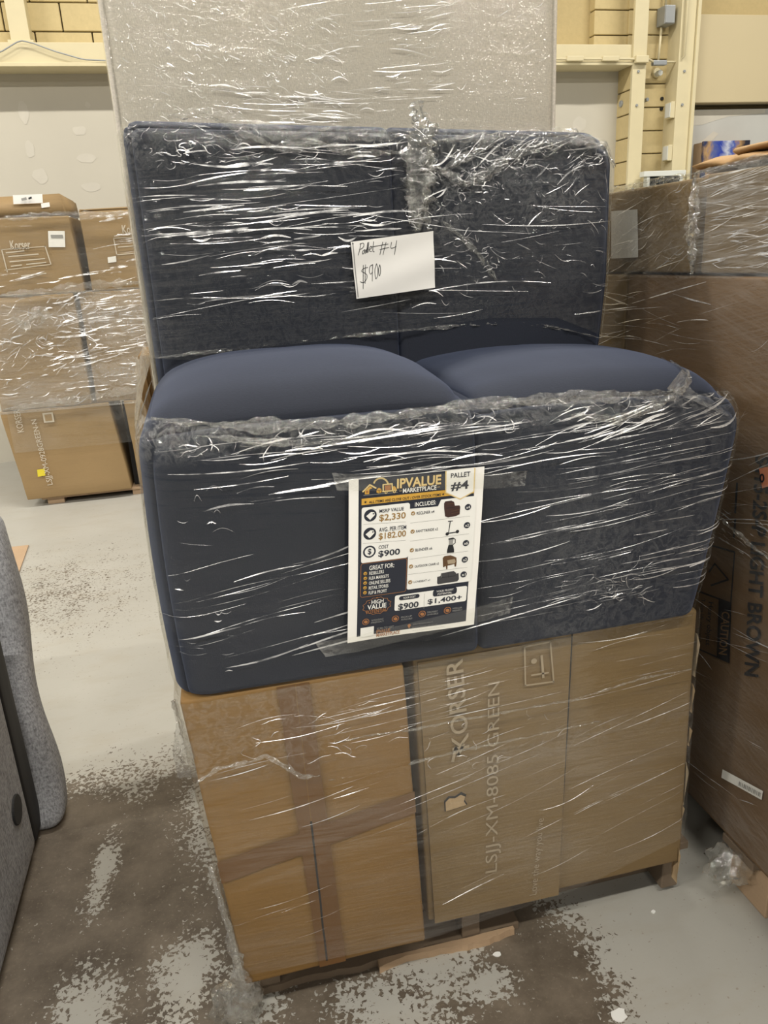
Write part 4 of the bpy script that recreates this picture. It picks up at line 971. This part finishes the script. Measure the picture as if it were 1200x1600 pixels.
def curls(n, a0, a1, b0, b1, size, hw, seg=9):
    out = []
    for _ in range(n):
        a = R_.uniform(a0, a1); b_ = R_.uniform(b0, b1); th = R_.gauss(0, .5)+(3.14 if R_.random() < .5 else 0); k = R_.gauss(0, 1.6); st = size*R_.uniform(.4, 1)/seg; pts = []
        for i in range(seg+1):
            pts.append((a, b_)); th += k/seg+R_.gauss(0, .25); a += math.cos(th)*st; b_ += math.sin(th)*st*.7
        out.append((pts, hw*R_.choice((.4, .6, .8, 1.2))))
    return out
sheets = {o.name: o for o in film.children}
fwd = lambda a, b_: (a, .3, b_)
it = streaks(150, -.04, .40, 1.33, 1.60, .03, .20, .03, .05, .0011)+streaks(45, -.06, .86, 1.26, 1.60, .05, .3, .0, .10, .0007)+streaks(90, .45, .86, 1.30, 1.57, .01, .06, -.35, .5, .0006)
it += curls(120, -.07, .44, 1.565, 1.645, .035, .0006)+curls(120, .44, .85, 1.54, 1.61, .035, .0006)+curls(50, .48, .85, 1.45, 1.55, .02, .0005)
it += streaks(30, .46, .80, 1.50, 1.60, .04, .12, .55, .2, .0009)
for u, v in ((655, 175), (658, 200), (656, 230), (660, 255), (654, 285), (655, 315), (652, 345), (690, 268), (710, 280), (728, 289), (745, 280), (770, 262), (795, 246), (820, 234), (850, 226), (890, 220), (925, 226), (720, 370), (745, 398), (765, 425)):
    c = PY(u, v, 1.56); it += curls(9, c[0]-.018, c[0]+.018, c[2]-.018, c[2]+.018, .03, .0006)
creases('creases', film, bvh_of([sheets['back_sheet']]+[o for o in film.children if o.name.split('.')[0] in ('twist', 'fold', 'gathered_edge')]), it, fwd, (0, 1, 0))
it = streaks(60, .0, .45, 1.05, 1.15, .05, .25, .03, .04, .0008)+streaks(26, -.06, .20, .80, .97, .10, .28, .14, .03, .0007)+streaks(110, .44, .86, .80, 1.12, .06, .30, .07, .04, .00042)+streaks(20, -.08, .0, .76, 1.1, .01, .05, -.1, .05, .0005)
it += curls(110, -.06, .86, 1.135, 1.166, .04, .0006)+curls(40, .55, .72, .80, .86, .05, .0005)+streaks(40, .55, .86, 1.10, 1.15, .05, .14, .2, .08, .0009)
creases('creases', film, bvh_of([sheets['seat_sheet']]), it, fwd, (0, 1, 0), tilt=(12, 42))
it = streaks(26, .30, .85, .20, .62, .10, .35, .22, .03, .00035)+streaks(16, -.06, .27, .20, .62, .06, .2, .14, .03, .0003)+streaks(30, .0, .85, .60, .73, .10, .3, .05, .03, .00035)+curls(24, .0, .25, .58, .68, .05, .0004)+curls(20, .30, .60, .50, .60, .05, .0004)
creases('creases', film, bvh_of([sheets['carton_sheet']]), it, fwd, (0, 1, 0), tilt=(15, 45))
it = streaks(300, -.02, .36, 1.68, 1.97, .010, .035, -.42, .12, .0006)+streaks(80, .30, .60, 1.70, 1.99, .03, .14, .08, .08, .0008)+streaks(50, .50, .85, 1.72, 1.99, .015, .05, .2, .25, .0004)+streaks(30, .10, .40, 1.68, 1.75, .06, .2, -.06, .06, .0010)+streaks(60, -.10, .02, 1.66, 1.98, .006, .02, -1.2, .5, .0006)
creases('creases', film, bvh_of([sheets['panel_sheet']]), it, fwd, (0, 1, 0))
sh2 = {o.name.split('.')[0]: o for o in f2.children}
it = streaks(220, -.78, .05, .70, 1.28, .04, .25, .06, .10, .0030)+streaks(120, -1.2, -.75, .64, 1.26, .02, .12, .3, .4, .0022)+curls(60, -1.2, -.6, .9, 1.26, .16, .002)
creases('creases', f2, bvh_of([sh2['middle_sheet']]), it, lambda a, b_: (a, 4.0, b_), (0, 1, 0), .003)
it = streaks(14, -1.2, -.3, 1.30, 1.40, .06, .25, .12, .06, .004)+streaks(12, -.6, -.25, 1.38, 1.70, .1, .3, .08, .04, .004)
creases('creases', f2, bvh_of([sh2['top_sheet']]), it, lambda a, b_: (a, 4.0, b_), (0, 1, 0), .003)
sh3 = {o.name.split('.')[0]: o for o in f3.children}
it = streaks(110, 1.05, 1.95, .2, 1.3, .05, .35, -.30, .25, .0006)+streaks(30, 1.4, 1.95, 1.15, 1.32, .1, .3, -.05, .1, .0008)+streaks(60, 1.05, 1.4, .80, .88, .01, .05, .12, .1, .0009)
creases('creases', f3, bvh_of([sh3['side_sheet']]), it, lambda a, b_: (.5, a, b_), (1, 0, 0))
it = streaks(120, 1.46, 1.95, 1.33, 1.515, .03, .2, -.35, .25, .0006)
creases('creases', f3, bvh_of([sh3['top_side_sheet']]), it, lambda a, b_: (.5, a, b_), (1, 0, 0))
it = streaks(150, 1.0, 1.43, 1.335, 1.52, .04, .22, -.10, .10, .0010)
creases('creases', f3, bvh_of([sh3['near_top_sheet']]), it, lambda a, b_: (.5, a, b_), (1, 0, 0))

# ================================================================== FLYER
Qf = [PY(u, v, 1.092) for u, v in ((545, 750), (757, 729), (740, 975), (543, 1005))]
fly = empty('flyer', tuple((Qf[2]+Qf[3])/2), 'printed sale flyer with gold headline and pallet number taped to the loveseat front', 'flyer')
FW, FH = 216., 279.
fm = quadmap(*Qf, FW, FH, (0, -1, 0), .00022)
def fmc(x, y, l):                                     # the sheet bows a little and curls at the foot
    q = fm(x, y, l); q[1] -= .003*math.sin(math.pi*y/FH)-.0025*math.sin(x/FW*5.2)*max(0, (y/FH-.8))*4; return q
nu, nv = 13, 17
V = [fmc(FW*i/(nu-1), FH*j/(nv-1), 0) for j in range(nv) for i in range(nu)]; V += [np.array(v)+np.array([0, .0006, 0]) for v in V]
nn = nu*nv
mesh('sheet', V, [f[::-1] for f in quads(nu, nv)]+[tuple(nn+i for i in f) for f in quads(nu, nv)], 'paper', fly)
G = homog([(70, 150), (1130, 55), (1035, 1280), (65, 1430)], [(0, 0), (FW, 0), (FW, FH), (0, FH)])
def gbox(x0, y0, x1, y1): a = G(x0, y0); b_ = G(x1, y1); return a[0], a[1], b_[0], b_[1]
class FP(Print):
    def rect(s, x0, y0, x1, y1, m, lay=1, r=0.):
        if x1-x0 < 30 and y1-y0 < 30: return Print.rect(s, x0, y0, x1, y1, m, lay, r)
        Print.rect(s, x0, y0, x1, y1, m, lay, r)
    def gt(s, t, x0, y0, x1, y1, m, lay=4, bold=.02): s.text(t, *gbox(x0, y0, x1, y1), m, lay, bold)
    def gd(s, cx, cy, r, m, lay=3): x, y = G(cx, cy); a = G(cx+r, cy); s.disc(x, y, abs(a[0]-x), m, lay)
    def gl(s, pts, wd, m, lay=3): s.line([G(*q) for q in pts], wd, m, lay)
    def gp(s, pts, m, lay=3): s.poly([G(*q) for q in pts], m, lay)
def bigrect(pr, x0, y0, x1, y1, m, lay):              # large fields are gridded so they follow the bow of the sheet
    nx = max(1, int((x1-x0)/16)); ny = max(1, int((y1-y0)/16)); b_ = []
    for j in range(ny+1):
        for i in range(nx+1): b_.append((x0+(x1-x0)*i/nx, y0+(y1-y0)*j/ny))
    pr.add(b_, quads(nx+1, ny+1), m, lay)
def card(pr, x0, y0, x1, y1, m, lay, border=None):
    if border: Print.rect(pr, x0-.8, y0-.8, x1+.8, y1+.8, border, lay-.5, 4)
    bigrect(pr, x0+3, y0, x1-3, y1, m, lay); bigrect(pr, x0, y0+3, x0+3, y1-3, m, lay); bigrect(pr, x1-3, y0+3, x1, y1-3, m, lay)
    for cx, cy in ((x0+3, y0+3), (x1-3, y0+3), (x0+3, y1-3), (x1-3, y1-3)): pr.disc(cx, cy, 3, m, lay, None, 12)
# background and header
h = FP(); x0, y0, _, _ = gbox(148, 142, 200, 200); bigrect(h, x0, 0.6, 201, 270, 'navyink', 1)
gx0, gy0, gx1, gy1 = gbox(170, 300, 1045, 262); bigrect(h, gx0, gy0, gx1, gy1, 'gold', 3)
h.gt('ALL ITEMS ARE CLOSE OUT / OVER STOCK ITEMS', 228, 316, 788, 281, 'ink', 5, .01)
for cx, cy in ((200, 325), (807, 268)):
    x, y = G(cx, cy); h.poly([(x+(2.4 if k % 2 == 0 else 1.0)*math.sin(k*math.pi/5), y-(2.4 if k % 2 == 0 else 1.0)*math.cos(k*math.pi/5)) for k in range(10)], 'ink', 5)
h.gt('IPVALUE', 450, 143, 790, 187, 'goldlight', 5, .02); h.gt('IPVALUE', 452, 147, 792, 190, 'gold', 4, .02)
h.gt('MARKETPLACE', 495, 220, 755, 231, 'whiteink', 5, .02); h.gl([(468, 240), (486, 238)], .6, 'goldlight', 4); h.gl([(764, 212), (782, 210)], .6, 'goldlight', 4)
# house, box and van emblem
h.gl([(180, 243), (235, 188), (283, 215)], 2.2, 'goldlight', 5); h.gp([(195, 238), (236, 200), (256, 215), (232, 226), (230, 262), (196, 264)], 'gold', 4); h.gp([(205, 236), (222, 234), (222, 253), (205, 255)], 'copper', 5)
arc = [G(322+57*math.cos(math.radians(a)), 193+56*math.sin(math.radians(a))) for a in range(-160, -15, 12)]
h.line(arc, 2.6, 'goldlight', 5); h.gp([(288, 228), (307, 212), (328, 224), (328, 248), (308, 258), (288, 250)], 'gold', 4); h.gl([(288, 229), (308, 236), (328, 225)], .8, 'navyink', 5); h.gl([(308, 236), (308, 257)], .8, 'navyink', 5)
for a_ in ([(340, 188), (410, 182)], [(340, 188), (340, 240)], [(410, 182), (412, 235)], [(336, 243), (444, 234)]): h.gl(a_, 2.0, 'goldlight', 5)
h.gp([(352, 196), (400, 192), (400, 232), (352, 236)], 'copper', 4); h.gp([(414, 203), (430, 200), (445, 222), (444, 236), (414, 238)], 'gold', 4)
for c_ in ((362, 250), (428, 244)): h.gd(*c_, 11, 'goldlight', 5); h.gd(*c_, 5, 'navyink', 6)
h.gl([(186, 272), (452, 250)], .7, 'greyink', 4)
h.gp([(826, 86), (1058, 62), (1046, 250), (936, 312), (822, 258)], 'goldlight', 6); h.gp([(836, 84), (1049, 62), (1038, 246), (936, 302), (831, 252)], 'whiteink', 7)
h.gt('PALLET', 868, 103, 1016, 127, 'navyink', 9, .015); h.gt('#4', 868, 170, 1000, 232, 'navyink', 9, .02)
h.build('header_print', fmc, fly)
# left card
h = FP(); card(h, *gbox(170, 370, 530, 760), 'whiteink', 4)
for t, a, b_, m, bo in (('MSRP VALUE', (310, 383), (500, 391), 'navyink', .008), ('$2,330', (308, 425), (513, 462), 'bronze', .015), ('AVG. PER ITEM', (305, 529), (517, 538), 'navyink', .008), ('$182.00', (303, 570), (514, 602), 'bronze', .015), ('COST', (302, 667), (379, 685), 'navyink', .008), ('$900', (300, 708), (467, 742), 'navyink', .02)): h.gt(t, *a, *b_, m, 6, bo)
for cx, cy in ((238, 430), (233, 573)):
    h.gd(cx, cy, 50, 'navyink', 5); h.gp([(cx-33, cy+5), (cx+5, cy-27), (cx+30, cy-26), (cx+36, cy-5), (cx-2, cy+35)], 'whiteink', 6); h.gd(cx+24, cy-14, 6, 'navyink', 7)
h.gd(230, 714, 50, 'navyink', 5); h.gd(230, 714, 37, 'whiteink', 6); h.gt('$', 217, 690, 244, 738, 'navyink', 8, .02)
h.gl([(185, 500), (515, 482)], .4, 'greyink', 5); h.gl([(180, 650), (512, 626)], .4, 'greyink', 5)
h.build('price_card_print', fmc, fly)
# great for
h = FP(); card(h, *gbox(166, 812, 512, 1023), 'navyink', 4, 'copper'); h.gt('GREAT FOR:', 230, 824, 422, 835, 'whiteink', 6, .01)
for t, a, b_, c_ in (('RESELLERS', (230, 870), (342, 881), (198, 884)), ('FLEA MARKETS', (228, 909), (380, 914), (198, 921)), ('ONLINE SELLERS', (228, 947), (392, 951), (197, 958)), ('RETAIL STORES', (226, 985), (377, 990), (196, 995)), ('FLIP & PROFIT', (225, 1023), (366, 1029), (196, 1033))):
    h.gt(t, *a, *b_, 'whiteink', 6, .008); h.gd(*c_, 14, 'gold', 6); h.gl([(c_[0]-6, c_[1]), (c_[0]-1, c_[1]+6), (c_[0]+7, c_[1]-6)], .8, 'ink', 8)
h.build('buyer_list_print', fmc, fly)
# includes
h = FP(); card(h, *gbox(546, 335, 1012, 945), 'whiteink', 4); h.gp([(549, 334), (790, 310), (765, 362), (548, 380)], 'navyink', 5); h.gt('INCLUDES:', 587, 330, 748, 347, 'whiteink', 7, .012)
rows = [('RECLINER x4', (600, 405), (735, 413), (571, 416), 'x4', (995, 370)), ('FANTTIKRIDE x2', (594, 547), (762, 548), (566, 558), 'x2', (985, 511)), ('BLENDER x6', (588, 692), (716, 698), (560, 703), 'x6', (975, 650)), ('OUTDOOR CHAIR x2', (582, 822), (767, 816), (553, 830), 'x2', (966, 778)), ('LOVESEAT x1', (575, 944), (698, 942), (547, 952), 'x1', (956, 893))]
for t, a, b_, c_, n_, bc in rows:
    h.gt(t, *a, *b_, 'navyink', 6, .006); h.gd(*c_, 16, 'bronze', 6); h.gl([(c_[0]-7, c_[1]), (c_[0]-1, c_[1]+7), (c_[0]+8, c_[1]-7)], .9, 'whiteink', 8)
    h.gd(*bc, 24, 'navyink', 6); h.gt(n_, bc[0]-14, bc[1]-9, bc[0]+14, bc[1]+9, 'whiteink', 8, .01)
for a, b_ in (((550, 492), (1010, 440)), ((548, 633), (1000, 578)), ((540, 775), (992, 712)), ((530, 893), (985, 838))): h.gl([a, b_], .4, 'greyink', 5)
h.build('contents_print', fmc, fly)
h = FP()
h.gp([(812, 340), (822, 324), (868, 318), (888, 328), (895, 358), (930, 356), (936, 368), (930, 425), (905, 438), (840, 450), (818, 440), (812, 380)], 'leather', 6); h.gl([(838, 345), (884, 340)], .6, 'rattan', 7); h.gl([(830, 378), (895, 370)], .7, 'ink', 7); h.gl([(868, 400), (930, 388)], .6, 'rattan', 7); h.gl([(868, 420), (928, 408)], .6, 'rattan', 7)
h.gl([(842, 480), (876, 477)], 1.2, 'ink', 6); h.gl([(858, 478), (843, 572)], 1.3, 'ink', 6); h.gl([(840, 574), (905, 564)], 1.6, 'ink', 6); h.gd(833, 578, 13, 'ink', 6); h.gd(911, 560, 13, 'ink', 6)
h.gp([(842, 614), (880, 606), (882, 618), (842, 624)], 'ink', 6); h.gp([(844, 624), (880, 619), (874, 662), (846, 664)], 'greyink', 6); h.gl([(882, 612), (894, 620), (893, 648), (878, 660)], 1.2, 'ink', 6); h.gp([(842, 664), (876, 661), (884, 700), (884, 722), (830, 727), (832, 702)], 'ink', 6)
h.gp([(797, 765), (812, 750), (856, 744), (876, 750), (902, 762), (903, 800), (898, 832), (888, 832), (886, 812), (834, 824), (832, 852), (824, 852), (820, 826), (806, 836), (799, 834)], 'rattan', 6); h.gp([(832, 782), (888, 772), (896, 792), (888, 806), (836, 812)], 'pale', 7)
h.gp([(755, 912), (780, 905), (784, 884), (880, 866), (898, 880), (900, 888), (918, 882), (920, 930), (908, 946), (762, 968), (754, 962)], 'sofagrey', 6); h.gl([(838, 876), (840, 916)], .5, 'ink', 7); h.gl([(785, 918), (895, 902)], .7, 'ink', 7); h.gl([(785, 885), (786, 918)], .5, 'greyink', 7)
h.build('product_pictures', fmc, fly)
# costs and footer
h = FP(); card(h, *gbox(430, 1057, 975, 1098), 'whiteink', 5)
for cx, cy, wx, hy, t in ((540, 1068, 158, 34, ('YOUR COST',)), (813, 1027, 182, 58, ('YOUR PROFIT', 'POTENTIAL'))):
    a = G(cx-wx/2, cy+8); b_ = G(cx+wx/2, cy-8); x, y = G(cx, cy); hh = hy*FH/1290/2; Print.rect(h, a[0], y-hh, b_[0], y+hh, 'navyink', 7, min(hh, 4))
    for i, s_ in enumerate(t):
        yy = y+(i-(len(t)-1)/2)*5.2; k = .72 if len(s_) > 9 else .60; h.text(s_, x-(b_[0]-a[0])/2*k, yy-1.7, x+(b_[0]-a[0])/2*k, yy+1.7, 'whiteink', 9, .004)
h.gt('$900', 455, 1121, 610, 1152, 'navyink', 8, .018); h.gt('$1,400+', 682, 1085, 940, 1092, 'navyink', 8, .018); h.gl([(658, 1042), (652, 1158)], .4, 'greyink', 7)
x, y = G(290, 1135); st = []
for k in range(24):
    a = 2*math.pi*k/24; rr = 1.0 if k % 2 else .88; st.append((x+24*rr*math.cos(a), y+15.5*rr*math.sin(a)))
h.line(st+[st[0]], .7, 'copper', 6)
h.gt('HIGH', 248, 1092, 341, 1110, 'whiteink', 8, .015); h.gt('VALUE', 216, 1130, 362, 1147, 'whiteink', 8, .018); h.gt('POTENTIAL', 208, 1172, 368, 1177, 'copper', 8, .006)
h.gd(290, 1072, 6, 'copper', 7); h.gd(232, 1112, 5, 'copper', 7)
h.build('cost_card_print', fmc, fly)
h = FP()
for c_, t, a, b_ in (((205, 1262), ('WHOLESALE', 'FRIENDLY'), (248, 1246), (346, 1266)), ((435, 1238), ('PICKUP', 'AVAILABLE'), (480, 1222), (565, 1240)), ((640, 1200), ('DELIVERY', 'AVAILABLE'), (680, 1182), (762, 1200)), ((833, 1170), ('RESELLER', 'FRIENDLY'), (872, 1152), (946, 1170))):
    h.gd(*c_, 27, 'copper', 5); h.gd(*c_, 22, 'navyink', 6); h.gp([(c_[0]-14, c_[1]-6), (c_[0], c_[1]-13), (c_[0]+14, c_[1]-8), (c_[0]+14, c_[1]+8), (c_[0], c_[1]+13), (c_[0]-14, c_[1]+8)], 'copper', 7)
    q0 = G(*a); q1 = G(*b_)
    h.text(t[0], q0[0], q0[1]-.2, q1[0]-1, q0[1]+2.8, 'greyink', 6, .0); h.text(t[1], q0[0], q0[1]+4.2, q1[0], q0[1]+7.2, 'greyink', 6, .0)
q0 = G(165, 1312); q1 = G(268, 1384); Print.rect(h, q0[0], q0[1], q1[0], min(q1[1], 272), 'whiteink', 5)
h.gt('SCAN TO VISIT', 293, 1310, 423, 1306, 'greyink', 6, .0); h.gt('IPVALUE', 290, 1328, 396, 1338, 'copper', 6, .02); h.gt('MARKETPLACE', 290, 1355, 470, 1355, 'copper', 6, .02)
h.gd(542, 1290, 12, 'copper', 6); h.gp([(532, 1295), (552, 1293), (542, 1315)], 'copper', 6)
h.gt('3333 Division Ave S', 570, 1278, 720, 1262, 'greyink', 6, 0); h.gt('Grand Rapids, MI 49548', 566, 1303, 755, 1281, 'greyink', 6, 0); h.gt('www.ipvaluemarketplace.com', 566, 1335, 812, 1292, 'greyink', 6, 0)
h.build('footer_print', fmc, fly)
# strips of clear packing tape over the top and foot
def tape_strip(pts4, seed):
    tl_, tr_, br_, bl_ = [PY(u, v, 1.084) for u, v in pts4]; n, m = 60, 10; V = []; UV = []; C = []
    for j in range(m):
        for i in range(n):
            a, b_ = i/(n-1), j/(m-1); q = (tl_*(1-a)+tr_*a)*(1-b_)+(bl_*(1-a)+br_*a)*b_; e_ = max(0, .16-a, a-.84)/.16
            q = q+np.array([0, .010*e_-.004*abs(float(fbm(a*30, b_*4, seed)))*(.25+2*e_), .004*float(vn(a*20, b_*3, seed+2))*e_]); V.append(q); UV.append((a*.3, b_*.048)); C.append(.05+.9*e_)
    return mesh('tape', V, quads(n, m), 'cleartape', fly, True, uv=UV, attr=C)
tape_strip([(520, 742), (828, 738), (822, 762), (528, 768)], 81); tape_strip([(494, 1008), (806, 934), (800, 960), (510, 1030)], 82)

# ================================================================== HANDWRITTEN NOTE
Qn = [PY(u, v, 1.548) for u, v in ((548, 378), (677, 361), (680, 449.5), (557, 467))]
note = empty('paper_note', tuple((Qn[2]+Qn[3])/2), 'white note with the handwritten pallet number and price on the backrest', 'note')
NW, NH = 160., 104.
nm0 = quadmap(*Qn, NW, NH, (0, -1, 0), .00025)
def nm(x, y, l):
    q = nm0(x, y, l); q[1] -= .0025*math.sin(math.pi*x/NW)+.0012*math.sin(y/NH*9+x*.02); return q
nu, nv = 15, 21
V = [nm(NW*i/(nu-1), NH*j/(nv-1), 0) for j in range(nv) for i in range(nu)]; V += [np.array(v)+np.array([0, .0006, 0]) for v in V]; nn = nu*nv
mesh('sheet', V, [f[::-1] for f in quads(nu, nv)]+[tuple(nn+i for i in f) for f in quads(nu, nv)], 'paper', note, True)
GN = homog([(60, 205), (1025, 85), (1048, 745), (130, 880)], [(0, 0), (NW, 0), (NW, NH), (0, NH)])
h = Print()
strokes = [[(178, 222), (165, 290), (148, 365)], [(165, 232), (205, 222), (212, 255), (190, 285), (160, 300)], [(222, 300), (200, 318), (198, 352), (215, 340), (226, 300), (230, 348)], [(240, 300), (242, 335), (258, 215), (252, 335)], [(268, 210), (262, 332)], [(272, 300), (300, 285), (298, 262), (282, 272), (280, 315), (305, 322)], [(325, 205), (318, 310), (335, 325)], [(300, 270), (360, 258), (495, 235)],
           [(432, 210), (402, 360)], [(470, 215), (438, 360)], [(400, 300), (505, 275)], [(535, 215), (530, 285), (590, 265)], [(595, 195), (572, 360)],
           [(262, 512), (215, 525), (190, 555), (220, 575), (250, 600), (245, 650), (210, 690), (172, 680)], [(210, 485), (205, 760)], [(235, 480), (228, 700)],
           [(318, 480), (288, 500), (280, 560), (295, 590), (315, 560), (318, 475), (312, 672)], [(362, 468), (345, 540), (350, 640), (370, 620), (378, 540), (366, 470)], [(402, 480), (388, 530), (392, 608), (405, 590), (410, 530), (402, 482)]]
for s_ in strokes:
    pts = [GN(*q) for q in s_]
    sm_ = []
    for i in range(len(pts)-1):
        p0 = pts[max(i-1, 0)]; p1 = pts[i]; p2 = pts[i+1]; p3 = pts[min(i+2, len(pts)-1)]
        for t in (0, .25, .5, .75):
            sm_.append(tuple(.5*((2*p1[k])+(-p0[k]+p2[k])*t+(2*p0[k]-5*p1[k]+4*p2[k]-p3[k])*t*t+(-p0[k]+3*p1[k]-3*p2[k]+p3[k])*t**3) for k in (0, 1)))
    h.line(sm_+[pts[-1]], 1.05, 'ink', 2)
h.build('handwriting', nm, note)
h = Print(); [h.rect(2.4, 1.5+j*10, 4.2, 11.5+j*10, 'greyink', 2) for j in range(10)]; h.disc(3.4, 3.6, 1.3, 'ink', 3); h.build('margin_print', nm, note)

# ================================================================== pieces that belong to a part
def under(child, part):
    child.parent = part; child.matrix_parent_inverse = part.matrix_world.inverted()
bpy.context.view_layer.update()
for root in [o for o in COL.objects if o.parent is None and o.type == 'EMPTY']:
    kids = {}
    for c in root.children: kids.setdefault(c.name.split('.')[0], []).append(c)
    first = lambda k: kids.get(k, [None])[0]
    for k, lst in kids.items():
        dst = None
        if k.endswith('_print') or k in ('handwriting', 'product_pictures'): dst = first('sheet')
        elif k in ('printed_line', 'printed_text', 'handling_symbol', 'logo_mark', 'printed_code', 'caution_mark', 'torn_patch', 'torn_shadow', 'frayed_edge', 'slit', 'flap_seam'): dst = first('carton_body')
        elif k == 'barcode_bar': dst = first('barcode_label')
        elif k == 'barcode': dst = first('shipping_label')
        elif k == 'sticker_digit': dst = first('orange_sticker')
        if dst is not None:
            for c in lst: under(c, dst)
